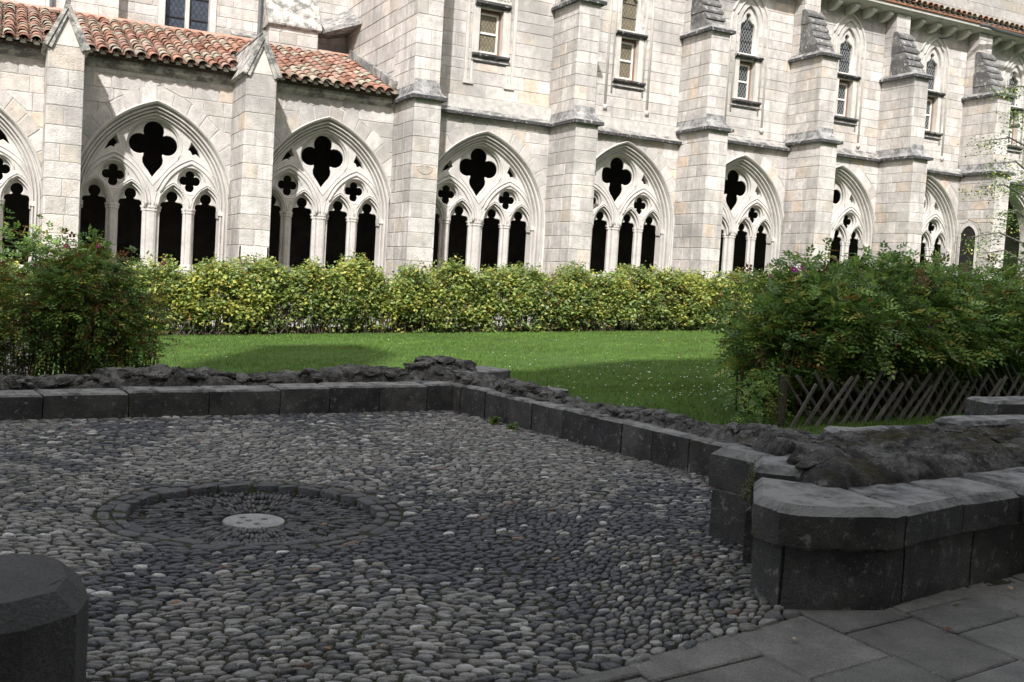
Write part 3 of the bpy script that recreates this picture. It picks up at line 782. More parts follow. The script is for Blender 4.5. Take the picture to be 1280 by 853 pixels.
# left end wall of the tall wing, above the gallery roof
mb = MB(); mb.box((T0+.02, UY, 5.66), (T0+.6, 33.5, 12.5), (.46, .44, .40)); mb.build('end_wall', M['mortar'], wing)
mb = MB(); mb.box((T0+.6, 27.75, -.3), (T1, 28.0, 10.9), (.2, .19, .17)); mb.box((T1, UY, -.3), (T1+.3, 28, 10.9), (.4,.38,.35)); mb.build('rear_wall', M['mortar'], wing)
fr = frame((T0+.005, 33.5, 0), (0, -1, 0), (0, 0, 1))
courses(st, fr, 0, 33.5-UY+.02, 5.8, 12.4, wing, ch=(.34, .42), ln=(.5, .95), h=.018)
mb = MB()                                    # flashing of mortar and slabs along the roof edge
for i in range(9):
    y0 = 23.9+i*.42; z0 = EZ+(y0-EY)*sl_.z/sl_.y
    mb.box((0, 0, 0), (.12, .44, .19), random.choice([(.33,.325,.31),(.28,.275,.265),(.38,.37,.35)]), Matrix.Rotation(math.atan2(sl_.z, sl_.y), 3, 'X'), (T0-.11, y0, z0+.06+random.uniform(-.01, .01)))
mb.build('flashing', M['lichen'], wing)
# carved sundial on the first buttress, gutter spout near the eave
mb = MB(); q = (8.87, FY-.021, 4.22)
for k in range(9):
    a = math.radians(200+k*17.5); mb.tube([(q[0]+.04*math.cos(a), q[1], q[2]+.04*math.sin(a)), (q[0]+.21*math.cos(a), q[1], q[2]+.21*math.sin(a))], .006, 4, (.48, .455, .42))
mb.tube([(q[0]+.22*math.cos(a), q[1], q[2]+.22*math.sin(a)) for a in [math.radians(195+k*15) for k in range(11)]], .007, 4, (.48, .455, .42))
mb.build('carved_sundial', M['tracery'], wing)
mb = MB(); mb.tube([(27.0, UY-.05, 10.28), (27.0, UY-.28, 10.24), (27.12, UY-.5, 10.30)], .022, 6, (.03, .03, .03)); mb.build('iron_hook', M['metal'], wing)
mb = MB(); mb.tube([(27.9, 23.35, 10.72), (28.1, 23.2, 10.68), (28.6, 23.3, 10.66), (33, 23.35, 10.64)], .06, 8, (.06, .06, .06)); mb.build('gutter', M['metal'], wing)
mb = MB(); mb.tube([(29.05, 23.6, 7.62), (29.05, 22.5, 7.56)], .07, 7, (.10, .10, .10)); mb.build('water_spout', M['metal'], wing)
st.flush(M['stone'])

# ---------------------------------------------------------------- church behind the gallery roof
ch = tag(empty('church', (3, 28, 0)), 'pale stone church wall with blue leaded window behind the gallery roof', 'building')
st = Stones(); CYb = 28.2
me = paint(fill2d([[(-6, 5), (T0, 5), (T0, 12), (-6, 12)], [(3.66, 7.5), (4.82, 7.5), (4.82, 10.8), (3.66, 10.8)]], .4, .001), (.46, .44, .40)); shift(me, CYb+.012+.2)
link('wall', me, M['mortar'], ch)
fr = frame((0, CYb+.012, 0), (1, 0, 0), (0, 0, 1))
courses(st, fr, 2.3, 8.5, 7.3, 10.5, ch, ch=(.24, .30), ln=(.35, .7), cutters=[rect_cut(3.5, 4.98, 7.2, 11)])
mb = MB(); mb.box((-2, 27.78, 5), (2.52, CYb+.1, 12), (.46, .44, .40)); bt = mb.build('buttress', M['mortar'], ch)
mb = MB(); mb.box((6.25, 27.62, 5), (7.55, CYb+.1, 8.02), (.46, .44, .40)); bt2 = mb.build('buttress', M['mortar'], ch)
fr = frame((0, 27.78, 0), (1, 0, 0), (0, 0, 1)); courses(st, fr, -1.5, 2.53, 7.3, 10.2, bt, ch=(.24, .30), ln=(.35, .7))
fr = frame((2.52, 27.78, 0), (0, 1, 0), (0, 0, 1)); courses(st, fr, 0, .42, 7.3, 10.2, bt, ch=(.24, .30), ln=(.2, .4))
fr = frame((0, 27.62, 0), (1, 0, 0), (0, 0, 1)); courses(st, fr, 6.24, 7.56, 7.3, 8.0, bt2, ch=(.24, .30), ln=(.35, .7))
mb = MB(); extr(mb, [(CYb+.05, 7.98), (27.56, 7.98), (27.50, 8.02), (27.50, 8.07), (CYb+.05, 9.2)], 6.18, 7.62, (.50, .48, .44)); mb.build('weathering', M['lichen'], bt2)
mb = MB(); extr(mb, [(CYb+.05, 7.60), (27.95, 7.60), (27.93, 7.66), (CYb+.05, 7.85)], 5.35, 6.1, (.36, .35, .33)); mb.build('ledge', M['lichen'], ch)
mb = MB(); mb.add([(7.72, 27.5, 8.0), (8.53, 26.9, 8.25), (8.53, 26.9, 8.33), (7.70, 27.5, 8.07), (8.53, 29.4, 9.4), (7.70, 29.4, 9.2), (7.72, 29.4, 8.0), (8.53, 29.4, 8.0)], [(0,1,2,3),(3,2,4,5),(0,3,5,6),(0,6,7,1),(1,7,4,2)], (.36,.355,.34)); mb.build('weathering', M['lichen'], ch)
mb = MB()                                    # church window: stone frame, mullion, panes with saddle bars
for a, b_ in ((3.52, 3.68), (4.80, 4.96)): mb.box((a, CYb-.03, 7.2), (b_, CYb+.30, 11), TC)
mb.box((4.20, CYb+.10, 7.2), (4.30, CYb+.30, 11), TC); wn = mb.build('window', M['tracery'], ch)
for a, b_ in ((3.68, 4.20), (4.30, 4.80)):
    mb = MB(); mb.box((a, CYb+.22, 7.3), (b_, CYb+.24, 11)); mb.build('pane', M['glass_blue'], wn)
    for z in (7.95, 8.5, 9.05): mb = MB(); mb.box((a, CYb+.19, z), (b_, CYb+.215, z+.035), (.03,.03,.035)); mb.build('saddle_bar', M['metal'], wn)
for x in (1.0, 6.08):
    mb = MB(); mb.tube([(x, CYb-.10 if x > 3 else 27.68, 7.55), (x, CYb-.10 if x > 3 else 27.68, 12)], .05, 8, (.11, .12, .125)); mb.build('drainpipe', M['metal'], ch)
st.flush(M['stone'], limit=160)
# ---------------------------------------------------------------- far tower wall over the roof at the right
tw = tag(empty('tower', (48, 36, 0)), 'grey stone tower wall rising beyond the roof edge', 'building'); st = Stones()
mb = MB(); mb.box((34, 34.0, 0), (60, 40, 24), (.36, .34, .31)); mb.build('wall', M['mortar'], tw)
fr = frame((0, 34.0, 0), (1, 0, 0), (0, 0, 1)); courses(st, fr, 34.0, 47, 12.5, 17, tw, ch=(.42, .52), ln=(.7, 1.3), colf=lambda: tuple(c*.62 for c in stone_col()))
st.flush(M['stone'], limit=120)
# ---------------------------------------------------------------- church on the near side of the court (behind the viewer): its shade covers the garden
op = tag(empty('opposite_church', (0, -8, 0)), 'tall church on the shaded side of the court, behind the viewpoint', 'building')
H0 = 19.9
mb = MB(); mb.box((-45, -9, -.4), (60, -5, H0), (.5, .48, .44)); mb.build('wall', M['mortar'], op)
mb = MB(); mb.add([(-45, -5.0, H0), (60, -5.0, H0), (60, -14, 25.0), (-45, -14, 25.0), (60, -14, H0), (-45, -14, H0)], [(0,1,2,3),(3,2,4,5),(0,3,5),(1,4,2),(0,5,4,1)], (.28,.13,.08)); mb.build('roof', M['tile'], op)
mb = MB(); mb.box((-9.9, -7.0, H0), (-8.0, -5.0, 25.0), (.5,.48,.44)); mb.build('turret', M['mortar'], op)
prf = [(-4.2, H0), (-2.1, 21.2), (14, 21.3), (26, 21.4), (40, 21.4), (40, H0)]
mb = MB(); mb.add([(x, -5.1, z) for x, z in prf]+[(x, -6.6, z) for x, z in prf], [(0,5,4,3,2,1),(6,7,8,9,10,11)]+[(i, i+1, i+7, i+6) for i in range(5)]+[(5,0,6,11)], (.5,.48,.44)); mb.build('transept_gable', M['mortar'], op)

# ================================================================== GROUND
CHA = [(-4.0, 10.62), (4.93, 11.74), (5.58, 7.10), (5.85, 5.60), (4.25, 5.34)]     # inner foot of the chapel walls
def in_poly(x, y, P):
    c = False; j = len(P)-1
    for i in range(len(P)):
        if (P[i][1] > y) != (P[j][1] > y) and x < (P[j][0]-P[i][0])*(y-P[i][1])/(P[j][1]-P[i][1])+P[i][0]: c = not c
        j = i
    return c
SUNK = [(-6, 10.75), (5.25, 12.05), (5.95, 6.9), (6.1, 4.9), (9, 5.3), (9, -4.9), (-6, -4.9)]
xs = np.concatenate([np.linspace(-160, -6.2, 12), np.arange(-6, 20, .25), np.linspace(20.5, 160, 20)])
ys = np.concatenate([np.linspace(-160, -5.2, 12), np.arange(-5, 24.5, .25), np.linspace(25, 160, 14)])
V = []
for y in ys:
    for x in xs:
        z = lawn_z(x, y)+.02*noise.noise(Vector((x*.5, y*.5, 0)))
        if in_poly(x, y, SUNK): z = -.30
        V.append((x, y, z))
nx, ny = len(xs), len(ys)
F = np.array([(j*nx+i, j*nx+i+1, (j+1)*nx+i+1, (j+1)*nx+i) for j in range(ny-1) for i in range(nx-1)])
o = link('ground', np_mesh('ground', np.array(V), F, np.tile((.055, .105, .020), (len(F), 1)), True), M['soil']); o['kind'] = 'structure'
# cobbled path at the left of the lawn
mb = MB(); mb.add([(-4, 12.2, lawn_z(-1, 0)+.03), (.35, 12.4, lawn_z(.35, 0)+.03), (.75, 21.4, lawn_z(.75, 0)+.03), (-4, 21.4, lawn_z(-1, 0)+.03)], [(0,1,2,3)], (.10,.10,.098))
o = mb.build('path', M['earth']); o['kind'] = 'structure'

# ---------------------------------------------------------------- cobbled chapel floor with sunken drain
DC = (1.55, 6.66); DR = .79; OR = .968
def dish(r): return -.070+.028*(r/DR)
FLB = [(-3, 2.9), (.3, 3.2), (2.04, 3.49), (2.73, 3.66), (3.16, 3.76), (3.62, 3.94)]       # edge between cobbles and flags
def flag_edge(x):
    for (x0, y0), (x1, y1) in zip(FLB, FLB[1:]):
        if x0 <= x <= x1: return y0+(y1-y0)*(x-x0)/(x1-x0)
    return 3.97 if x > 3 else 2.9
step = .032; gx = np.arange(-2.0, 6.2, step); gy = np.arange(2.6, 12.0, step)
V = []
for y in gy:
    for x in gx:
        r = math.hypot(x-DC[0], y-DC[1])
        V.append((x, y, -.14 if (y < flag_edge(x)-.005) else -.005+.006*noise.noise(Vector((x*4, y*4, 3)))+.004*noise.noise(Vector((x*19, y*19, 3))) if r > DR+.02 else dish(r)-.014+.004*noise.noise(Vector((x*30, y*30, 3)))))
nx, ny = len(gx), len(gy)
F = np.array([(j*nx+i, j*nx+i+1, (j+1)*nx+i+1, (j+1)*nx+i) for j in range(ny-1) for i in range(nx-1)])
floor = link('cobbled_floor', np_mesh('cobbled_floor', np.array(V), F, np.tile((.046, .042, .030), (len(F), 1)), True), M['earth']); floor['kind'] = 'structure'
AREA = [(-1.0, 2.9), (.3, 3.2), (2.04, 3.49), (2.73, 3.66), (3.16, 3.76), (3.70, 3.95), (3.72, 4.35), (4.36, 5.0), (4.30, 5.38), (5.90, 5.62), (5.60, 7.10), (4.96, 11.76), (-1.0, 11.02)]
def row_shift(x, y): return .20*math.sin(1.25*x+.35*y+.4)+.075*math.sin(3.3*x-.8*y)
def to_xy(u, v):
    x = u*1.30; y = v*.76; return x, y+row_shift(x, y)
def lloyd():
    pts = []; sp = .059; y = 3.2; row = 0
    while y < 16.2:
        ss = sp*(1+.012*(y-3)); x = -.8+(row % 2)*ss*.5
        while x < 4.7:
            p = (x+random.uniform(-.028, .028), y+random.uniform(-.020, .020)); q = to_xy(*p)
            if in_poly(*q, AREA) and math.hypot(q[0]-DC[0], q[1]-DC[1]) > OR+.03 and random.random() > .04: pts.append(p)
            x += ss*random.uniform(.60, 1.55)
        y += ss*.88; row += 1
    return pts
pts = lloyd()
def cells(pts, R=.26):
    g = {}; out = []
    for i, p in enumerate(pts): g.setdefault((int(p[0]//.14), int(p[1]//.14)), []).append(i)
    for i, p in enumerate(pts):
        a, b = int(p[0]//.14), int(p[1]//.14); nb = []
        for da in (-2, -1, 0, 1, 2):
            for db in (-2, -1, 0, 1, 2):
                for j in g.get((a+da, b+db), ()):
                    if j != i:
                        d = (pts[j][0]-p[0])**2+(pts[j][1]-p[1])**2
                        if d < R*R: nb.append((d, j))
        nb.sort(); P = [(p[0]-.065, p[1]-.06), (p[0]+.065, p[1]-.06), (p[0]+.065, p[1]+.06), (p[0]-.065, p[1]+.06)]
        for d, j in nb[:14]:
            q = pts[j]; dx, dy = q[0]-p[0], q[1]-p[1]; mx, my = (p[0]+q[0])/2, (p[1]+q[1])/2
            P = clip(P, -dx, -dy, -dx*mx-dy*my)
            if len(P) < 3: break
        out.append(P)
    return out
cl = cells(pts)
def moved(p, P):
    a = parea(P); cx = cy = 0
    for i in range(len(P)):
        q, r = P[i], P[(i+1) % len(P)]; k = q[0]*r[1]-r[0]*q[1]; cx += (q[0]+r[0])*k; cy += (q[1]+r[1])*k
    cx /= 6*a; cy /= 6*a; return (p[0]*.75+cx*.25, p[1]*.75+cy*.25)
pts = [moved(p, P) if len(P) > 2 and parea(P) > 1e-5 else p for p, P in zip(pts, cl)]; cl = cells(pts)
cl = [[to_xy(*q) for q in P] for P in cl]; pts = [to_xy(*p) for p in pts]
for i, (p, P) in enumerate(zip(pts, cl)):      # keep clear of the drain's rim
    dr = math.hypot(p[0]-DC[0], p[1]-DC[1])
    if dr < OR+.2 and len(P) > 2:
        ux, uy = (p[0]-DC[0])/dr, (p[1]-DC[1])/dr; cl[i] = clip(P, ux, uy, ux*DC[0]+uy*DC[1]+OR+.004)
def dome(P, z, hgt, n=9, gap=.0055, sq=None):
    c = (sum(p[0] for p in P)/len(P), sum(p[1] for p in P)/len(P))
    # Chaikin twice, then resample to n points
    for _ in range(2):
        Q = []
        for i in range(len(P)):
            p, q = P[i], P[(i+1) % len(P)]; Q += [(p[0]*.72+q[0]*.28, p[1]*.72+q[1]*.28), (p[0]*.28+q[0]*.72, p[1]*.28+q[1]*.72)]
        P = Q
    per = [0]
    for i in range(len(P)): per.append(per[-1]+math.dist(P[i], P[(i+1) % len(P)]))
    out = []; k = 0
    for s in range(n):
        t = per[-1]*s/n
        while per[k+1] < t: k += 1
        f = (t-per[k])/max(1e-9, per[k+1]-per[k]); p, q = P[k], P[(k+1) % len(P)]; out.append((p[0]+(q[0]-p[0])*f, p[1]+(q[1]-p[1])*f))
    rm = sum(math.dist(p, c) for p in out)/n; V = []; sh = max(.5, 1-gap/rm)
    tx, ty = random.uniform(-.10, .10), random.uniform(-.10, .10)
    for s, zz in ((sh, -1.6), (sh*.99, 0.), (sh*.91, .68), (sh*.62, .98)):
        for p in out:
            x, y = c[0]+(p[0]-c[0])*s, c[1]+(p[1]-c[1])*s
            V.append((x+random.gauss(0, .0018), y+random.gauss(0, .0018), z+zz*hgt*random.uniform(.82, 1.12)+((x-c[0])*tx+(y-c[1])*ty)))
    V.append((c[0], c[1], z+hgt)); F = []
    for r in range(3):
        for i in range(n): j = (i+1) % n; F.append((r*n+i, r*n+j, (r+1)*n+j, (r+1)*n+i))
    for i in range(n): F.append((3*n+i, 3*n+(i+1) % n, 4*n))
    return V, F
def cob_col(x, y):
    d = noise.noise(Vector((x*.55, y*.42, 7)))+.45*noise.noise(Vector((x*1.9, y*1.5, 2)))
    d += .08
    if y < 5.6: d += .10
    ang = math.atan2(y-DC[1], x-DC[0]); r = math.hypot(x-DC[0], y-DC[1])
    for a0, wd in ((2.12, .10), (2.85, .10), (-.35, .14), (-2.2, .16), (.75, .08)):
        da = abs((ang-a0+math.pi) % (2*math.pi)-math.pi)
        if da*r < wd and r < 4.2: d += .55
    t = random.random()
    if t < .02: c = (.50, .49, .465)
    elif d+random.uniform(-.38, .38) > .34: c = random.choice([(.052,.058,.070),(.062,.067,.078),(.045,.049,.058),(.075,.078,.085)])
    else: c = random.choice([(.20,.198,.186),(.25,.245,.228),(.155,.153,.147),(.22,.212,.195),(.115,.115,.114),(.33,.325,.305),(.085,.086,.088),(.19,.18,.162),(.225,.222,.21)])
    if random.random() < .005: c = (.18, .115, .09)
    k = random.uniform(.70, 1.12); return tuple(v*k for v in c)
cobs = []
for p, P in zip(pts, cl):
    if len(P) < 3 or parea(P) < .0007: continue
    V, F = dome(P, random.uniform(-.007, .003), random.uniform(.008, .015), n=8, gap=random.uniform(.0022, .0070)); cobs.append((p, V, F, cob_col(*p)))
def vis_key(it):
    q = px((it[0][0], it[0][1], 0))
    if not q or not (0 < q[0] < 1280 and 0 < q[1] < 850): return 0
    if q[0] < 108 and q[1] > 700: return 0
    return -1/q[2]**3
cobs.sort(key=vis_key); rest = MB()
for k, (p, V, F, c) in enumerate(cobs):
    if k < 300:
        m_ = MB(); m_.add(V, F, c); link('cobble', m_.mesh('cobble', True), M['cobble'], floor)
    else: rest.add(V, F, c)
link('cobbles', rest.mesh('cobbles', True), M['cobble'], floor, 'stuff')
# ---- drain: rim of two stone rings, dish of radial stones, pale pierced disc
drain = tag(empty('drain_basin', (DC[0], DC[1], -.1)), 'round sunken drain of dark radiating cobbles with a pale pierced disc', 'drain')
def polar(r0, r1, a0, a1, k=3):
    out = [(DC[0]+r0*math.cos(a0+(a1-a0)*i/k), DC[1]+r0*math.sin(a0+(a1-a0)*i/k)) for i in range(k+1)]
    return [(DC[0]+r1*math.cos(a0+(a1-a0)*i/k), DC[1]+r1*math.sin(a0+(a1-a0)*i/k)) for i in range(k+1)] + out[::-1]
for r0, r1, n in ((.79, .875, 26), (.878, .965, 32)):
    a = random.random(); w_ = [random.uniform(.75, 1.3) for _ in range(n)]; sw = sum(w_)
    for k in range(n):
        da = 2*math.pi*w_[k]/sw; c = random.choice([(.042,.045,.051),(.054,.056,.061),(.036,.038,.043),(.064,.064,.065)])
        V, F = dome(polar(r0+random.uniform(-.008, .008), r1+random.uniform(-.008, .008), a, a+da), random.uniform(-.008, .004), .008, 11, .0035); a += da
        # deeper skirt for the inner ring so the step shows
        if r0 < .8: V = [(v[0], v[1], v[2]-.07 if i < 11 else v[2]) for i, v in enumerate(V)]
        m_ = MB(); m_.add(V, F, c); link('rim_stone', m_.mesh('rim_stone', True), M['cobble'], drain)
rad = []; r = .215
while r < .77:
    l = random.uniform(.10, .15); r1 = min(r+l, .785); n = int(2*math.pi*(r+l/2)/.029); a = random.random()
    for k in range(n):
        da = 2*math.pi/n; js = random.uniform(-.045, .045); rr0 = r+js; rr1 = r1+js+random.uniform(-.012, .012)
        c = random.choice([(.042,.044,.050),(.034,.036,.042),(.060,.061,.064),(.050,.050,.052),(.085,.083,.080)])
        V, F = dome(polar(max(.207, rr0), min(.782, rr1), a, a+da, 2), dish((rr0+rr1)/2)-.008+random.uniform(-.006, .006), .013, 8, .0030); a += da; rad.append((r, V, F, c))
    r = r1
rad.sort(key=lambda t: -t[0]); rest = MB()
for k, (r, V, F, c) in enumerate(rad):
    if k < 300: m_ = MB(); m_.add(V, F, c); link('radial_stone', m_.mesh('radial_stone', True), M['cobble'], drain)
    else: rest.add(V, F, c)
if rest.v: link('radial_stones', rest.mesh('radial_stones', True), M['cobble'], drain, 'stuff')
holes = [arc_pts(dx, dy, .024, 0, 2*math.pi, 12)[:-1] for dx, dy in ((-.03, .005), (.075, .03), (-.10, -.04), (.0, -.09), (-.05, .10))]
me = paint(fill2d([arc_pts(0, 0, .198, 0, 2*math.pi, 40)[:-1]] + holes, .05, .006), (.40, .40, .385))
for v in me.vertices: v.co = (v.co.x, v.co.z, -v.co.y)
o = link('pierced_disc', me, M['flag'], drain); o.location = (DC[0], DC[1], -.086)
mb = MB(); mb.prism([(DC[0]+.19*math.cos(2*math.pi*k/20), DC[1]+.19*math.sin(2*math.pi*k/20)) for k in range(20)], -.30, -.122, (.01, .01, .01)); mb.build('drain_pit', M['int'], drain)

# ---------------------------------------------------------------- flagstones
mb = MB(); mb.add([(-6, -4.9, -.06), (9, -4.9, -.06), (9, 4.6, -.06), (-6, 3.0, -.06)], [(0,1,2,3)], (.05, .05, .045))
pave = mb.build('pavement', M['earth']); pave['kind'] = 'structure'
COLS = [-1.6, -.9, -.25, .4, 1.1, 1.75, 2.45, 3.13, 3.72, 4.28, 4.88, 5.55, 6.2, 6.9]
FS = [(.150,.147,.136),(.138,.137,.127),(.165,.161,.150),(.140,.138,.128),(.155,.150,.138)]
nfl = 0
for a, b_ in zip(COLS, COLS[1:]):
    y = .4+random.uniform(0, .3)
    if abs(a-3.13) < .01: seq = [3.20]
    elif abs(a-3.72) < .01: seq = [2.98, 3.60]
    elif abs(a-4.28) < .01: seq = [2.95, 3.42, 3.74]
    elif abs(a-4.88) < .01: seq = [3.20, 3.60]
    else: seq = []
    edges = [y]
    while edges[-1] < (seq[0]-.45 if seq else 4.2): edges.append(edges[-1]+random.uniform(.42, .75))
    if seq and seq[0]-edges[-1] < .4 and len(edges) > 1: edges.pop()
    edges += seq
    if seq: edges.append(4.6)
    for e0, e1 in zip(edges, edges[1:]):
        sk = .16*(b_-a); g = .006
        P = [(a+g, e0+g), (b_-g, e0+sk+g), (b_-g, e1+sk-g), (a+g, e1-g)]
        for (x0, y0), (x1, y1) in zip(FLB, FLB[1:]):        # trim to the cobble edge
            if x1 > a and x0 < b_: d = (x1-x0, y1-y0); P = clip(P, d[1], -d[0], d[1]*x0-d[0]*y0) if P else P
        if a > 3.0 and P: P = clip(P, .17, -1, .17*4.18-4.35)   # pier footing
        if not P or len(P) < 3 or parea(P) < .02: continue
        mb = MB(); dz = random.uniform(-.008, .006); c = random.choice(FS); kk = random.uniform(1.15, 1.50); mb.prism(P, -.10, dz+.002, tuple(v*kk for v in c), ch=.008)
        mb.build('flagstone', M['flag'], pave)

# ---------------------------------------------------------------- ruined low walls
DCOL = [(.074,.073,.072),(.062,.062,.063),(.085,.084,.082),(.054,.054,.056),(.080,.077,.072)]
def dcol(): k = random.uniform(.85, 1.15); return tuple(v*k for v in random.choice(DCOL))
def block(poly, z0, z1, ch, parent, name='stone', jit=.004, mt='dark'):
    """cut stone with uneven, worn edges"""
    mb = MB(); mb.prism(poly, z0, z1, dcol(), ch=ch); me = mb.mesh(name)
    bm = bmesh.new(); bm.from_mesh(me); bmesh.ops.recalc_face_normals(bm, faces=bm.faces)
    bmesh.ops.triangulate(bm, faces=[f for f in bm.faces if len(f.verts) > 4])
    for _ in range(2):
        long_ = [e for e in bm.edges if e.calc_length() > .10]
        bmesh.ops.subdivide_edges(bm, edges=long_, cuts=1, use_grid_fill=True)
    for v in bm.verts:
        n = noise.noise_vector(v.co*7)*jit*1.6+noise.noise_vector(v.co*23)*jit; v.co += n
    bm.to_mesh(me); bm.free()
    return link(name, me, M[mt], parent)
def wall_run(thing, A, B, th, z0f, z1f, ln, ledge=.14):
    A = Vector(A); B = Vector(B); d = (B-A); L = d.length; d.normalize(); n = Vector((d.y, -d.x))    # n points to the wall's back
    s = 0
    while s < L-.02:
        l = random.uniform(*ln); t = min(s+l, L); t = L if L-t < .15 else t
        g = .006; o = random.uniform(-.008, .008)
        P = [A+d*(s+g)+n*o, A+d*(t-g)+n*o, A+d*(t-g)+n*th, A+d*(s+g)+n*th]
        P = [(p.x, p.y) for p in P]
        if parea(P) < 0: P = P[::-1]
        block(P, -.06, z1f((s+t)/2/L)+random.uniform(-.008, .008), .02, thing, jit=.005); s = t
def rocky(x, y, seed, amp):
    wx = x+.06*noise.noise(Vector((x*5, y*5, seed+9))); wy = y+.06*noise.noise(Vector((x*5, y*5, seed+5)))
    d, pt = noise.voronoi(Vector((wx*3.1+seed, wy*4.6, seed)))
    cell = noise.noise(Vector(pt[0])*3.1)                     # each lump its own height
    edge = min(1., (d[1]-d[0])*3.2)                            # crevices between lumps
    lam = 1-abs(noise.noise(Vector((x*3.3, y*6.5, seed+2))))*2                     # broken ledges
    r = .70*noise.noise(Vector((x*1.9, y*1.9, seed)))+.45*cell*edge-.55*(1-edge)**3+.30*lam-.45*abs(noise.noise(Vector((x*9, y*13, seed))))+.22*noise.noise(Vector((x*24, y*24, seed)))+.16*noise.noise(Vector((x*55, y*55, seed)))
    return amp*r, noise.noise_vector(Vector((x*7, y*7, seed+4)))*.035
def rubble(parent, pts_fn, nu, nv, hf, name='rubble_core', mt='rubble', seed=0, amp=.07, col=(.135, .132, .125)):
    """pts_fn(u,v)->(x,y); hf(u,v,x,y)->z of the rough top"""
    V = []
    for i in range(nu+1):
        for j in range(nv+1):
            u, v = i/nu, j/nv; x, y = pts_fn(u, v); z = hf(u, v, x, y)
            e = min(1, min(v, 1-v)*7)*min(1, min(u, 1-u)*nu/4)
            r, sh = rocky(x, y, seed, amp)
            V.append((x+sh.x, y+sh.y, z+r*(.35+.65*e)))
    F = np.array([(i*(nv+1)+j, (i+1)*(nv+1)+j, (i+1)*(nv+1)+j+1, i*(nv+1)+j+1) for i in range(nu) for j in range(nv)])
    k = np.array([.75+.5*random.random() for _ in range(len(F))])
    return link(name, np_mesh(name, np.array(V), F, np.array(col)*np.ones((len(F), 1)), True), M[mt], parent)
def strip_rubble(thing, A, B, o0, o1, base, top, seed):
    A = Vector(A); B = Vector(B); d = B-A; L = d.length; n = Vector((d.y, -d.x)).normalized()
    if n.dot(Vector((1, 1))) < 0: n = -n
    def pf(u, v): p = A+d*u+n*(o0+(o1-o0)*v); return p.x, p.y
    def hf(u, v, x, y):
        prof = min(1, max(0, v/.16))**.6*(1 if v < .8 else max(0, (1-v)/.2)**.5)
        return base-.05+prof*(top(u)-base+.05)
    rubble(thing, pf, int(L/.02), 30, hf, seed=seed, amp=.095)
def rock(mb, c, sx, sy, sz, col):
    bm = bmesh.new(); bmesh.ops.create_icosphere(bm, subdivisions=2, radius=1)
    pl = [(Vector((random.gauss(0, 1), random.gauss(0, 1), random.gauss(0, 1))).normalized(), random.uniform(.50, .85)) for _ in range(9)]
    rz = Matrix.Rotation(random.uniform(0, 6.28), 3, 'Z') @ Matrix.Rotation(random.uniform(-.3, .3), 3, 'X')
    V = []
    for v in bm.verts:
        p = v.co.copy()
        for n, d in pl:
            e = p.dot(n)-d
            if e > 0: p -= n*e
        p += noise.noise_vector(p*3+Vector(c)*9)*.10
        p = rz @ Vector((p.x*sx, p.y*sy, p.z*sz)); V.append(Vector(c)+p)
    mb.add(V, [tuple(l.index for l in f.verts) for f in bm.faces], col); bm.free()
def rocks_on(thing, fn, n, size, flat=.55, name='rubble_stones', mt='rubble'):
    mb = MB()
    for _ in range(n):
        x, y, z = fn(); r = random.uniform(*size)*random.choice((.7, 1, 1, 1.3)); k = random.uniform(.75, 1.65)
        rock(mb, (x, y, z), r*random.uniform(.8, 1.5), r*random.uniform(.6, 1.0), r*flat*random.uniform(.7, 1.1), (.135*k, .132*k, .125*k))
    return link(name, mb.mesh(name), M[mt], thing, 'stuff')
# left run (parallel to the arcade)
lw = tag(empty('ruined_wall', (1.5, 11.4, 0)), 'low dark wall of cut stone with rough rubble top, behind the drain and below the leafy left bush', 'wall')
A, B = (-3.6, 10.67), (4.95, 11.74)
wall_run(lw, A, B, .40, None, lambda t: .20+.12*t, (.45, .85))
strip_rubble(lw, A, B, .13, .62, .24, lambda u: .30+.09*u+.04*math.sin(u*23)+.02*math.sin(u*51), 3)
def on_strip(A, B, o0, o1, zf):
    A = Vector(A); B = Vector(B); d = B-A; n = Vector((d.y, -d.x)).normalized(); n = -n if n.dot(Vector((1, 1))) < 0 else n
    def f():
        u = random.random(); v = random.random(); p = A+d*u+n*(o0+(o1-o0)*v); return p.x, p.y, zf(u)-.03+.05*math.sin(math.pi*v)
    return f
rocks_on(lw, on_strip(A, B, .17, .55, lambda u: .29+.09*u+.04*math.sin(u*23)), 330, (.05, .12))
# right run (towards the pier)
rw = tag(empty('ruined_wall', (5.4, 9, 0)), 'low dark wall of upright cut stones with rubble top running along the lawn to the mossy pier', 'wall')
A2, B2 = (5.72, 6.10), (4.93, 11.76)
Av, Bv = Vector(A2), Vector(B2)
def right_run():
    d = (Bv-Av); L = d.length; d.normalize(); n = Vector((d.y, -d.x))   # to the right (lawn side)
    s = 0
    while s < L-.02:
        t = min(s+random.uniform(.34, .62), L); t = L if L-t < .15 else t; g = .006; o = random.uniform(-.010, .010)
        P = [Av+d*(s+g)+n*o, Av+d*(s+g)+n*.34, Av+d*(t-g)+n*.34, Av+d*(t-g)+n*o]; P = [(p.x, p.y) for p in P]
        if parea(P) < 0: P = P[::-1]
        block(P, -.06, .325+random.uniform(-.010, .010), .02, rw, jit=.005); s = t
right_run()
strip_rubble(rw, A2, B2, .13, .62, .31, lambda u: .39+.03*math.sin(u*19)+.04*math.sin(u*7+1), 11)
rocks_on(rw, on_strip(A2, B2, .17, .55, lambda u: .38+.03*math.sin(u*19)+.04*math.sin(u*7+1)), 260, (.045, .11))
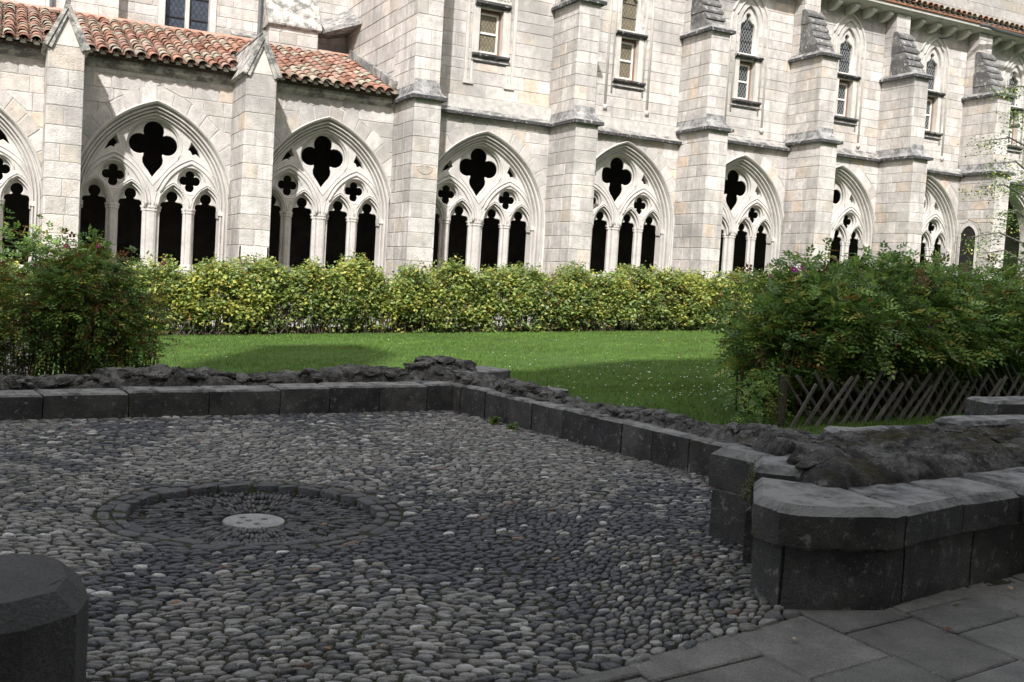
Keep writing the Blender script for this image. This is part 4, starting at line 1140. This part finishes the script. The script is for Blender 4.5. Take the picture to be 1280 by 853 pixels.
# corner mass: heap of rubble and a squared block at the back
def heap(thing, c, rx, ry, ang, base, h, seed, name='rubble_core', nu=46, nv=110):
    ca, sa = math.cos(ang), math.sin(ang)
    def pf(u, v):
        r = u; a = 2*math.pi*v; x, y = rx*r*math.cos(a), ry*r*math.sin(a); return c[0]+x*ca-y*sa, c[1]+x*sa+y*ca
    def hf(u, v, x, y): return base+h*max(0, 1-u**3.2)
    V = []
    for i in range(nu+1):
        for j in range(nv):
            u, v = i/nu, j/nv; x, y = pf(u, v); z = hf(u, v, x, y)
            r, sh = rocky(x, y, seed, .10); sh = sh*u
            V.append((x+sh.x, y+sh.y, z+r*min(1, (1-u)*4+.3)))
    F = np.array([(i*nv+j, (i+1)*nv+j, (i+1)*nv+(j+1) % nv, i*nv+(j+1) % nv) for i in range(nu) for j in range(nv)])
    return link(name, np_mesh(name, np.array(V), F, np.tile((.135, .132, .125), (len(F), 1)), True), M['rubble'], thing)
heap(lw, (5.15, 12.15), .85, .50, .2, .22, .24, 21)
def on_heap():
    a = random.uniform(0, 6.28); r = random.random()**.6; x, y = .8*r*math.cos(a), .46*r*math.sin(a); return 5.15+x*.98-y*.2, 12.15+x*.2+y*.98, .44*(1-r**3)+.1
rocks_on(lw, on_heap, 90, (.06, .15), .45)
block([(5.25, 11.55), (6.15, 12.15), (5.95, 12.6), (5.1, 12.2)], -.1, .44, .02, rw, name='block')
block([(6.05, 10.95), (6.45, 11.1), (6.35, 11.4), (5.95, 11.25)], .05, .30, .02, rw, name='block')
# pier at the right: two courses, cut corners, rubble on top
pr = tag(empty('ruined_pier', (4.6, 4.6, 0)), 'broad mossy dark stone pier with cut corners and rubble crown beside the flagstones', 'pier')
Z1, Z2 = .335, .535
def seg_blocks(outer, inner, z0, z1, ch):
    for k in range(len(outer)-1):
        block([outer[k], outer[k+1], inner[k+1], inner[k]], z0, z1, ch, pr, jit=.004)
# lower course
g = .008
block([(3.655, 4.23), (3.645, 3.998), (3.80, 4.02), (4.4, 4.4), (4.2, 4.72)], -.06, Z1-.006, .008, pr)
block([(3.66, 3.99), (3.765, 3.925), (4.18, 3.80), (4.355, 3.845), (4.40, 4.36), (3.83, 4.0)], -.06, Z1-.006, .012, pr)
block([(4.372, 3.85), (5.10, 4.02), (5.05, 4.6), (4.42, 4.38)], -.06, Z1-.006, .008, pr)
block([(5.115, 4.022), (5.70, 4.10), (5.70, 4.7), (5.07, 4.6)], -.06, Z1-.006, .008, pr)
block([(5.72, 4.05), (6.9, 4.25), (6.9, 4.9), (5.72, 4.7)], -.06, Z1-.006, .008, pr)
# upper course, chamfered, oversailing a little
block([(3.63, 4.22), (3.615, 4.00), (3.745, 3.895), (4.20, 3.765), (4.30, 3.80), (4.36, 4.35), (4.05, 4.72)], Z1, Z2+.01, .045, pr)
block([(4.312, 3.80), (4.93, 3.96), (4.95, 4.6), (4.37, 4.40)], Z1, Z2, .04, pr)
block([(4.945, 3.965), (5.55, 4.07), (5.55, 4.7), (4.965, 4.6)], Z1, Z2-.005, .04, pr)
block([(5.565, 4.05), (6.9, 4.24), (6.9, 4.9), (5.565, 4.7)], Z1, Z2+.01, .04, pr)
# rear block at the chapel side
block([(4.25, 5.36), (4.34, 5.03), (4.02, 4.74), (4.45, 4.45), (5.6, 4.75), (5.9, 5.62)], -.06, .33, .012, pr)
block([(4.235, 5.38), (4.325, 5.05), (4.07, 4.76), (4.45, 4.45), (5.6, 4.75), (5.9, 5.64)], .336, .60, .05, pr)
block([(5.9, 4.6), (8.6, 5.0), (8.6, 6.0), (5.92, 5.6)], -.06, .45, .03, pr)
def pf(u, v):
    a = Vector((4.20, 4.28)).lerp(Vector((8.4, 4.95)), u); b = Vector((4.50, 5.40)).lerp(Vector((8.4, 6.3)), u); p = a.lerp(b, v); return p.x, p.y
def hf(u, v, x, y):
    e = min(1, v/.10)**.5*min(1, (1-v)/.14)**.6*min(1, u/.03)**.5
    bump = .05*noise.noise(Vector((x*1.6, y*1.6, 5)))-(.10 if (u < .16 and .45 < v < .62) else 0)*1
    return .51+e*(.145+bump)
rubble(pr, pf, 230, 84, hf, seed=31, amp=.062, mt='rubble_moss')
def on_pier():
    u = random.uniform(.02, 1); v = random.uniform(.12, .92); x, y = pf(u, v); return x, y, .595+.035*math.sin(math.pi*v)+.03*noise.noise(Vector((x*1.6, y*1.6, 5)))
rocks_on(pr, on_pier, 230, (.05, .125), .42, mt='rubble_moss')
block([(5.55, 5.55), (6.55, 5.45), (6.70, 5.72), (5.65, 5.86)], .35, .655, .03, pr, name='coping_slab', jit=.012)
block([(7.0, 5.6), (8.2, 5.75), (8.1, 6.1), (6.95, 5.95)], .35, .70, .03, pr, name='coping_slab', jit=.012)
block([(8.0, 6.15), (8.8, 6.2), (8.8, 6.6), (8.0, 6.5)], .35, .80, .03, pr, name='coping_slab', jit=.012)
# pier stump at the left, close by
lp = tag(empty('ruined_pier', (-.2, 3.7, 0)), 'dark smooth stone wall end with rounded corner rising from the dark bluish cobbles', 'pier')
block([(-1.2, 3.06), (.10, 3.34), (.255, 3.44), (.305, 3.62), (.295, 3.86), (.22, 3.99), (.10, 4.03), (-1.2, 3.90)], .12, .535, .07, lp, jit=.003, mt='dark_plain')
block([(-1.2, 3.09), (.09, 3.36), (.24, 3.46), (.285, 3.63), (.275, 3.85), (.21, 3.97), (.09, 4.01), (-1.2, 3.88)], -.06, .112, .01, lp, jit=.003, mt='dark_plain')

# ================================================================== PLANTS
def unit(v): return v/np.maximum(1e-9, np.linalg.norm(v, axis=1, keepdims=True))
def leaf_geo(P, D, Nn, size, cols, wr=.30):
    n = len(P); D = unit(D); Sd = unit(np.cross(D, Nn)); Nn = np.cross(Sd, D); s = size[:, None]
    V = np.empty((n, 4, 3)); V[:, 0] = P; V[:, 1] = P+D*s*.45+Sd*s*wr+Nn*s*.08; V[:, 2] = P+D*s-Nn*s*.06; V[:, 3] = P+D*s*.45-Sd*s*wr+Nn*s*.08
    F = (np.arange(n)*4)[:, None, None]+np.array([[0, 1, 2], [0, 2, 3]])[None]
    return V.reshape(-1, 3), F.reshape(-1, 3), np.repeat(cols, 2, axis=0)
GREENS = np.array([(.062,.110,.024),(.085,.140,.028),(.055,.098,.028),(.105,.160,.032),(.075,.125,.040)])
YEL = np.array([(.44,.44,.10),(.54,.49,.13),(.37,.41,.09),(.31,.37,.075)])
BRN = np.array([(.20,.085,.028),(.14,.065,.025),(.24,.13,.04)])
def pick(pal, n): return pal[rng.integers(0, len(pal), n)]*rng.uniform(.75, 1.25, (n, 1))
HEDGE = np.array([(.15,.215,.055),(.185,.25,.068),(.125,.19,.060),(.23,.28,.075),(.17,.225,.085)])
def simple_foliage(C, per, spread, size, yel, brn, gain=1., patch=0., pal=None):
    """clumps of single leaves round centres C"""
    m = len(C); n = m*per; ci = np.repeat(np.arange(m), per)
    P = C[ci]+rng.normal(0, 1, (n, 3))*spread*np.array([1, 1, .8])
    pn = np.array([noise.noise(Vector((c[0]*.8, c[1]*.8, c[2]*1.3)))+.6*noise.noise(Vector((c[0]*2.6, c[1]*2.6, c[2]*2.6))) for c in C])*patch
    cy = rng.random(m) < yel+pn; cb = rng.random(m) < brn
    col = pick(GREENS if pal is None else pal, n)*(rng.uniform(.60, 1.25, m)*(1-.35*np.clip(-pn, -.5, .9)))[ci][:, None]*gain
    my = (cy[ci] & (rng.random(n) < .75)) | (rng.random(n) < yel*.35); col[my] = pick(YEL, my.sum())
    mb_ = (cb[ci] & (rng.random(n) < .5)) | (rng.random(n) < brn*.3); col[mb_] = pick(BRN, mb_.sum())
    D = rng.normal(0, 1, (n, 3))*np.array([1, 1, .5]); Nn = rng.normal(0, .55, (n, 3))+np.array([0, -.25, .9])
    return leaf_geo(P, D, Nn, rng.uniform(.6, 1.25, n)*size, col)
def rose_foliage(C, per, spread, yel, brn, ll=.034, out=None, gain=1.85):
    """pinnate leaves: seven leaflets on each leaf stalk"""
    m = len(C); n = m*per; ci = np.repeat(np.arange(m), per)
    B = C[ci]+rng.normal(0, 1, (n, 3))*spread
    A = unit(rng.normal(0, 1, (n, 3))*np.array([1, 1, .45])+(out[ci]*.7 if out is not None else 0))
    up = unit(np.array([0, 0, 1.])+rng.normal(0, .35, (n, 3))); S_ = unit(np.cross(A, up)); U = np.cross(S_, A)
    base = pick(GREENS, n)*rng.uniform(.8, 1.55, m)[ci][:, None]*gain
    cy = rng.random(m) < yel; my = (cy[ci] & (rng.random(n) < .6)) | (rng.random(n) < yel*.4); base[my] = pick(YEL, my.sum())
    mbb = rng.random(n) < brn; base[mbb] = pick(BRN, mbb.sum())
    Ps, Ds, Ns, Sz, Cs = [], [], [], [], []
    for t, sd in ((.25, 1), (.25, -1), (.55, 1), (.55, -1), (.82, 1), (.82, -1), (1.0, 0)):
        L = ll*3.0; Ps.append(B+A*(t*L)-np.array([0, 0, .25])*(t*t*L)); Ds.append(A*.55+S_*sd*.95 if sd else A); Ns.append(U+rng.normal(0, .22, (n, 3)))
        Sz.append(ll*rng.uniform(.85, 1.2, n)*(1.0 if t > .3 else .85)); Cs.append(base*rng.uniform(.88, 1.12, (n, 1)))
    return leaf_geo(np.concatenate(Ps), np.concatenate(Ds), np.concatenate(Ns), np.concatenate(Sz), np.concatenate(Cs), .30)
def stems(mb, base, tips, r0, lean=.3, col=(.075, .055, .038)):
    for b, t in zip(base, tips):
        b = Vector(b); t = Vector(t); mid = b.lerp(t, .5)+Vector((random.uniform(-.08, .08), random.uniform(-.08, .08), .08))
        q = b.lerp(mid, .5)+Vector((random.uniform(-.03, .03), random.uniform(-.03, .03), .03))
        k = random.uniform(.7, 1.4); mb.tube([b, q, mid, t], [r0, r0*.85, r0*.6, r0*.25], 4, tuple(c*k for c in col), caps=False)
def flower(parent, p, r=.038, col=(.27, .02, .22)):
    mb = MB(); p = Vector(p); ax = Vector((random.uniform(-.4, .4), -.8, .6)).normalized(); a = ax.orthogonal().normalized(); b = ax.cross(a)
    for k in range(6):
        t = 2*math.pi*k/6; d = a*math.cos(t)+b*math.sin(t); e = ax.cross(d)
        mb.add([p, p+d*r*.6+e*r*.5+ax*r*.2, p+d*r*1.1+ax*r*.35, p+d*r*.6-e*r*.5+ax*r*.2], [(0,1,2,3)], tuple(c*random.uniform(.8, 1.2) for c in col))
    mb.tube([p-ax*.01, p+ax*.012], .008, 6, (.5, .38, .06)); mb.build('flower', M['petal'], parent, recalc=False)
def hip(parent, p):
    mb = MB(); p = Vector(p); r = random.uniform(.011, .015)
    mb.loft([[p+Vector((r*s*math.cos(2*math.pi*k/7), r*s*math.sin(2*math.pi*k/7), z*r)) for k in range(7)] for s, z in ((.25, 1.0), (.85, .6), (1, 0), (.8, -.6), (.25, -.95))], (.34, .045, .015), caps=True); mb.build('rose_hip', M['petal'], parent, smooth=True)

# ---- far hedge in front of the arcade
def bulge(x): return .5+.5*math.sin(x*4.6+1.7*math.sin(x*.83)+.9*math.sin(x*2.1))
def hedge_top(x): return lawn_z(x, 0)+1.24+.20*noise.noise(Vector((x*.8, 0, 1)))+.24*bulge(x)+.10*noise.noise(Vector((x*3.4, 3, 1)))
hd = tag(empty('rose_hedge', (10, 22, lawn_z(10, 0))), 'long sunlit yellow-green rose hedge along the foot of the arcade', 'hedge')
C = []
while len(C) < 7100:
    x = random.uniform(-1.2, 21.5); zt = hedge_top(x); zb = lawn_z(x, 0); h = zt-zb
    f = random.random()**.60; z = zb+.06+f*(h-.08)
    wd = (.44+.24*bulge(x+.3*z))*(.66+.34*math.sin(math.pi*min(1, f*.85+.12)))
    u = random.random(); y = 22.15+(-wd if u < .50 else wd if u > .93 else random.uniform(-wd, wd))*random.uniform(.75, 1.1)
    if f < .20 and u > .5 and random.random() < .5: continue
    if noise.noise(Vector((x*2.1, y*2, z*2.4))) < -.05 and random.random() < .72: continue
    C.append((x, y, z))
C = np.array(C)
V, F, K = simple_foliage(C, 22, .080, .098, .32, .04, 1.35, .9, HEDGE)
link('foliage', np_mesh('foliage', V, F, K), M['leaf'], hd, 'stuff')
# upright shoots that break the top line
tops = []
for _ in range(330):
    x = random.uniform(1.2, 21); z = hedge_top(x)
    for k in range(random.randint(2, 5)): tops.append((x+random.uniform(-.04, .04), 22.1+random.uniform(-.5, .5), z-.02+.055*k))
V, F, K = simple_foliage(np.array(tops), 9, .05, .075, .2, .03, 1.3, 0., HEDGE); link('top_shoots', np_mesh('top_shoots', V, F, K), M['leaf'], hd, 'stuff')
mb = MB(); idx = rng.choice(len(C), 1500, replace=False)
stems(mb, [(C[i][0]+random.uniform(-.25, .25), 22.0+random.uniform(-.35, .35), lawn_z(C[i][0], 0)-.03) for i in idx], [C[i] for i in idx], .011)
mb.build('stems', M['stem'], hd, 'stuff', recalc=False)
for x in (2.4, 4.6, 7.9, 9.2, 13.3, 15.0, 16.4): hip(hd, (x, 21.48, hedge_top(x)-.12))
# lattice in front of the hedge foot
lf = tag(empty('lattice_fence', (3.5, 21.7, .1)), 'low dark diagonal lattice fence half hidden in the sunlit hedge foot', 'fence')
for d in (1, -1):
    x = 1.6
    while x < 5.4:
        z0 = lawn_z(x, 0); mb = MB(); yy = 21.66 if d > 0 else 21.69
        mb.tube([(x, yy, z0-.02), (x+d*.48, yy, z0+.62)], .016, 4, (.085, .075, .065)); mb.build('slat', M['wood'], lf, recalc=False); x += .21
for k in range(3):
    x = 1.7+k*1.75; mb = MB(); mb.tube([(x, 21.73, lawn_z(x, 0)-.05), (x, 21.73, lawn_z(x, 0)+.72)], .035, 6, (.08, .07, .06)); mb.build('post', M['wood'], lf)

def shrub(name, label, blobs, npts, per, spread, ll, yel, brn, base_z, nstem, dens=.93, r0=.010, keep=None, group=None, shoots=70):
    cx = np.mean([b[0] for b in blobs]); cy = np.mean([b[1] for b in blobs])
    t = tag(empty(name, (cx, cy, base_z)), label, 'shrub', group); C = []; O = []
    vol = [b[3]*b[4]*b[5] for b in blobs]
    while len(C) < npts:
        b = random.choices(blobs, vol)[0]; d = Vector((random.gauss(0, 1), random.gauss(0, 1), random.gauss(0, 1))).normalized()
        r = random.random()**.40*(1+.34*noise.noise(Vector((d.x*2.6+b[0], d.y*2.6, d.z*2.6))))
        p = Vector((b[0]+d.x*b[3]*r, b[1]+d.y*b[4]*r, b[2]+d.z*b[5]*r))
        if p.z < base_z+.10: continue
        if p.z < base_z+.4 and random.random() < .4: continue
        if noise.noise(p*2.7) < -.06 and random.random() < dens: continue
        if keep and not keep(p): continue
        C.append(p); O.append(d)
    V, F, K = rose_foliage(np.array(C), per, spread, yel, brn, ll, np.array(O))
    link('foliage', np_mesh('foliage', V, F, K), M['leaf'], t, 'stuff')
    mb = MB(); ii = random.sample(range(len(C)), min(nstem, len(C)))
    stems(mb, [((C[i].x*.72+cx*.28 if len(blobs) < 3 else C[i].x)+random.uniform(-.15, .15), C[i].y*.6+cy*.4+random.uniform(-.1, .1), base_z-.04) for i in ii], [C[i] for i in ii], r0)
    mb.build('stems', M['stem'], t, 'stuff', recalc=False)
    sh_ = []; mb = MB()          # long shoots that break the outline
    for _ in range(shoots):
        i = max(random.sample(range(len(C)), 6), key=lambda k: C[k].z); q = C[i]; e = q+Vector((random.uniform(-.12, .12), random.uniform(-.1, .1), random.uniform(.12, .30)))
        mb.tube([q, q.lerp(e, .5)+Vector((.01, 0, .01)), e], [.005, .004, .002], 4, (.08, .07, .035), caps=False); sh_ += [q.lerp(e, f) for f in (.35, .65, .95)]
    V, F, K = rose_foliage(np.array(sh_), 2, .02, .12, .03, ll*.9); link('shoot_leaves', np_mesh('shoot_leaves', V, F, K), M['leaf'], t, 'stuff'); mb.build('shoots', M['stem'], t, 'stuff', recalc=False)
    return t, C
# ---- bush at the left
lb, LC = shrub('rose_bush', 'rounded shaded rose bush with browning leaves standing behind the low rubble wall', [(.55, 12.75, .95, .95, .55, .80), (1.25, 12.8, .75, .58, .5, .72), (-.4, 12.8, .9, .8, .5, .85), (.9, 12.7, 1.2, .6, .45, .50)], 1650, 5, .06, .046, .12, .16, lawn_z(.6, 0), 260)
for x, y in ((83, 308), (123, 308), (205, 330)): flower(lb, at_y(x, y, 12.35), .03, (.24, .02, .10))
# ---- thicket at the right behind the lattice
def keepR(p):
    return not (p.y < 8.55 and p.z < .86+.25*noise.noise(p*2.2))
RB = [(8.2, 9.1, 1.22, .74, .75, .82), (8.9, 9.2, 1.35, .9, .8, .78), (9.9, 9.2, 1.38, .95, .85, .85), (11.0, 9.3, 1.42, 1.0, .85, .84), (12.2, 9.4, 1.45, 1.0, .9, .84), (7.72, 8.85, 1.0, .46, .5, .62), (8.4, 8.5, 1.35, .7, .42, .45), (9.8, 8.5, 1.35, .9, .42, .45), (11.2, 8.6, 1.35, .9, .42, .45)]
rb, RC_ = shrub('rose_thicket', 'broad deep green rose thicket overhanging the grey lattice fence', [(b[0], b[1], b[2]-.06, b[3], b[4], b[5]-.02) for b in RB], 4300, 4, .06, .058, .10, .04, lawn_z(9, 0), 420, keep=keepR, r0=.012)
lowl = [Vector((7.15+random.uniform(-.25, .25), 8.35+random.uniform(-.15, .15), lawn_z(7, 0)+.05+random.random()*.42)) for _ in range(46)]
V, F, K = rose_foliage(np.array(lowl), 4, .04, .15, .02, .034); link('low_shoots', np_mesh('low_shoots', V, F, K), M['leaf'], rb, 'stuff')
for x, y, s_ in ((992, 338, .040), (1003, 336, .036), (963, 345, .03), (1163, 410, .045)):
    flower(rb, at_y(x, y, 8.25), s_)
for x, y in ((1052, 356), (1057, 373), (1088, 375), (1122, 431), (1018, 416), (1005, 420), (1185, 428), (1120, 436), (1240, 380)): hip(rb, at_y(x, y, 8.05))
# ---- grey lattice fence in front of the thicket
rf = tag(empty('lattice_fence', (9.5, 8.15, .3)), 'grey weathered diagonal lattice fence of split wood before the rose thicket', 'fence')
def fy(x): return 8.12+.06*(x-7.5)
x = 7.35; k = 0
while x < 12.6:
    z0 = lawn_z(x, 0)
    for d, off in ((1, -.03), (-1, .03)):
        l = random.uniform(.55, .78); a = random.uniform(.80, .98); w0 = .017*random.uniform(.8, 1.25); c = random.uniform(.10, .19) if d > 0 else random.uniform(.08, .13)
        b0 = Vector((x+(0 if d > 0 else .10), fy(x)+off, z0-.03)); dr = Vector((d*math.cos(a), .06*math.cos(a), math.sin(a)))
        if b0.x+dr.x*l < 7.30: continue
        n = Vector((-dr.z, 0, dr.x)).normalized(); tq = Vector((0, .012, 0)); b1 = b0+dr*l; j = Vector((random.uniform(-.01, .01), 0, 0))
        mb = MB(); mb.add([b0-n*w0-tq, b0+n*w0-tq, b0+n*w0+tq, b0-n*w0+tq, b1-n*w0*.85-tq+j, b1+n*w0*.85-tq+j, b1+n*w0*.85+tq+j, b1-n*w0*.85+tq+j], [(0,1,2,3),(7,6,5,4),(0,4,5,1),(1,5,6,2),(2,6,7,3),(3,7,4,0)], (c, c*.93, c*.84))
        mb.build('slat', M['wood'], rf)
    x += random.uniform(.15, .21); k += 1
for x in (7.32, 9.6, 11.9):
    mb = MB(); mb.tube([(x, fy(x)+.08, .1), (x+.01, fy(x)+.08, lawn_z(x, 0)+.50)], .042, 8, (.06, .05, .04)); mb.build('post', M['wood'], rf)
# ---- tree at the right edge
tr = tag(empty('tree', (24.6, 18.6, lawn_z(24, 0))), 'slender pale-leaved tree whose branches hang before the far arch', 'tree')
tk = MB(); tk.tube([(25.0, 18.6, .6), (24.9, 18.6, 3.2), (24.7, 18.5, 5.6), (24.4, 18.4, 8.4)], [.13, .11, .08, .03], 8, (.12, .11, .10))
TP = []
for z, a, l in ((2.9, 3.3, 2.3), (3.4, 2.6, 2.0), (4.0, 3.6, 2.4), (4.6, 3.0, 2.2), (5.2, 3.4, 2.2), (5.9, 2.7, 1.9), (6.5, 3.5, 1.9), (7.2, 3.0, 1.5), (3.8, .5, 2.0), (5.0, 1.2, 1.9), (6.0, 5.6, 1.8), (4.4, 4.6, 2.0)):
    b = Vector((24.8, 18.55, z)); e = b+Vector((math.cos(a)*l, math.sin(a)*l*.6, .25-.25*random.random())); m_ = b.lerp(e, .5)+Vector((0, 0, .25)); tk.tube([b, m_, e], [.035, .022, .006], 5, (.12, .11, .10))
    for k in range(34):
        f = random.uniform(.35, 1.05); p = (b.lerp(m_, f*2) if f < .5 else m_.lerp(e, f*2-1)); TP.append((p.x+random.gauss(0, .16), p.y+random.gauss(0, .16), p.z-abs(random.gauss(0, .22))))
tk.build('trunk', M['stem'], tr)
V, F, K = simple_foliage(np.array(TP), 9, .09, .07, .06, .04); link('crown', np_mesh('crown', V, F, K*1.6), M['leaf'], tr)

# ================================================================== LAWN DETAIL
n = 210000; gx_ = rng.uniform(1.0, 20.5, n); gy_ = 11.2+(21.9-11.2)*rng.random(n)**1.15
ok = (gx_ > 5.35+(11.74-gy_)*.14) | (gy_ > 11.9+.125*(gx_-4.9)); ok &= ~((gx_ < .9))
xr = rng.uniform(6.2, 14.5, 60000); yr = rng.uniform(6.6, 11.6, 60000); o2 = xr > 5.75+(11.0-yr)*.14
gx_ = np.concatenate([gx_[ok], xr[o2]]); gy_ = np.concatenate([gy_[ok], yr[o2]]); n = len(gx_)
zz = .10+.040*(gx_-3.3)-.005; h = rng.uniform(.022, .055, n); wd = rng.uniform(.004, .008, n); an = rng.uniform(0, 2*np.pi, n)
V = np.empty((n, 3, 3)); V[:, 0] = np.stack([gx_-wd*np.cos(an), gy_-wd*np.sin(an), zz], 1); V[:, 1] = np.stack([gx_+wd*np.cos(an), gy_+wd*np.sin(an), zz], 1)
V[:, 2] = np.stack([gx_+rng.normal(0, .018, n), gy_+rng.normal(0, .018, n), zz+h], 1)
pat = np.sin(gx_*1.3+np.sin(gy_*.9))*.4+np.sin(gy_*2.1+gx_*.7)*.4+np.sin(gx_*5.1+2*np.sin(gy_*3.7))*.4+np.sin(gy_*7.3+2*np.sin(gx_*2.9))*.4
K = np.array((.112, .200, .038))*(1+.18*pat[:, None])*rng.uniform(.7, 1.3, (n, 1)); dry = rng.random(n) < .05; K[dry] = (.20, .17, .07)
gr = link('lawn_grass', np_mesh('lawn_grass', V.reshape(-1, 3), np.arange(n*3).reshape(-1, 3), K), M['grass']); tag(gr, 'short green lawn grass between the low walls and the hedge', 'grass', kind='stuff')
mb = MB()
def dot(x, y, c, r):
    z = lawn_z(x, y)+.045; mb.add([(x+r*math.cos(2*math.pi*k/6), y+r*math.sin(2*math.pi*k/6), z) for k in range(6)]+[(x, y, z+.008)], [(k, (k+1) % 6, 6) for k in range(6)], c)
for _ in range(150):
    x, y = random.gauss(8.4, 1.3), random.gauss(11.6, 1.4)
    if x > 6.2 and 9.5 < y < 20: dot(x, y, (.75, .75, .72), .012)
for _ in range(70): dot(random.uniform(3, 16), random.uniform(13, 21), random.choice([(.72,.70,.62),(.55,.45,.06),(.5,.42,.10)]), random.uniform(.010, .02))
o = mb.build('daisies', M['petal'], recalc=False); tag(o, 'tiny white daisies and yellow specks scattered over the lawn', 'daisies', kind='stuff')
# ---- weeds at the wall foot and fallen leaves
for i, (x, y, s_, lab) in enumerate(((617, 531, 1.0, 'leafy green weed at the foot of the long upright-stone wall'), (690, 540, .8, 'lone green weed midway along the long upright-stone wall'), (640, 538, .7, 'smaller weed next to the leafy one at the upright-stone wall'), (300, 515, .8, 'small weed tuft at the foot of the wall behind the drain'), (450, 512, .6, 'tiny weed near the inner corner of the two low walls'))):
    p = at_z(x, y, 0); Cn = np.array([(p.x+random.uniform(-.04, .04), p.y+random.uniform(-.03, .03), .015+random.random()*.05) for _ in range(14)])
    V, F, K = simple_foliage(Cn, 5, .012, .045*s_+.015, .05, .02, 1.6)
    o = link('weed', np_mesh('weed', V, F, K), M['leaf']); tag(o, lab, 'weed', 'weeds at the foot of the ruined walls')
for x, y, z, c, lab in ((219, 756, .02, (.30, .15, .07), 'orange fallen leaf on the dark cobbles between drain and wall end'), (407, 813, .02, (.26, .13, .07), 'curled rusty fallen leaf on cobbles nearer the flagstones'), (407, 657, -.06, (.45, .30, .18), 'tan fallen leaf lying inside the sunken drain'), (995, 801, .006, (.50, .42, .30), 'pale fallen leaf on the flagstone next to the cobbles'), (1185, 789, .006, (.16, .05, .03), 'dark red fallen leaf on the flagstones'), (1263, 737, .006, (.48, .38, .24), 'buff fallen leaf on the flagstones close to the pier foot'), (1195, 757, .006, (.22, .20, .12), 'thin olive fallen leaf along a flagstone joint'), (475, 809, .02, (.26, .17, .11), 'small brown fallen leaf on light cobbles')):
    p = at_z(x, y, z); a = random.uniform(0, 6.28); mb = MB(); r = .020; V = []
    out = [(0, 1.5), (.45, .7), (.95, .75), (.62, .15), (.75, -.5), (.25, -.55), (0, -1.1), (-.25, -.55), (-.75, -.5), (-.62, .15), (-.95, .75), (-.45, .7)]
    V = [(p.x+r*(u*math.cos(a)-v*math.sin(a)), p.y+r*(u*math.sin(a)+v*math.cos(a)), p.z+.006+.010*abs(u)+.004*v) for u, v in out]+[(p.x, p.y, p.z+.004)]
    mb.add(V, [(i, (i+1) % 12, 12) for i in range(12)], c); o = mb.build('fallen_leaf', M['petal'], recalc=False); tag(o, lab, 'leaf', 'fallen leaves on the paving')

# ---- moss: on the pier's inner corner and in the joints of the floor
pa, pb = Vector((4.335, 5.035, 0)), Vector((4.06, 4.755, 0)); nn = (pb-pa).cross(Vector((0, 0, 1))).normalized(); MP = []
while len(MP) < 170:
    x, y = random.gauss(943, 8), random.gauss(603, 17)
    r = ray(x, y); t = (pa-CAM).dot(nn)/r.dot(nn); p = CAM+r*t
    if .05 < p.z < .585: MP.append(p+nn*.004 if nn.dot(CAM-p) > 0 else p-nn*.004)
mc = np.array([(.075,.085,.018),(.055,.070,.016),(.09,.085,.025),(.045,.055,.014)])
V, F, K = simple_foliage(np.array(MP), 16, .010, .014, 0, 0, 1, 0, mc); link('moss', np_mesh('moss', V, F, K), M['leaf'], pr, 'stuff')
MP = []
while len(MP) < 9000:
    x, y = random.uniform(-.2, 5.6), random.uniform(3.3, 11.5)
    if not in_poly(x, y, AREA) or math.hypot(x-DC[0], y-DC[1]) < .80: continue
    k = noise.noise(Vector((x*1.1, y*1.1, 12)))+.5*noise.noise(Vector((x*4, y*4, 2)))
    if abs(math.hypot(x-DC[0], y-DC[1])-1.0) < .05: k += .35
    if math.hypot(x-3.75, y-4.7) < .55: k += .45
    if k > .24: MP.append((x, y, -.003))
V, F, K = simple_foliage(np.array(MP), 5, .012, .012, 0, 0, 1, 0, mc); link('joint_moss', np_mesh('joint_moss', V, F, K), M['leaf'], floor, 'stuff')
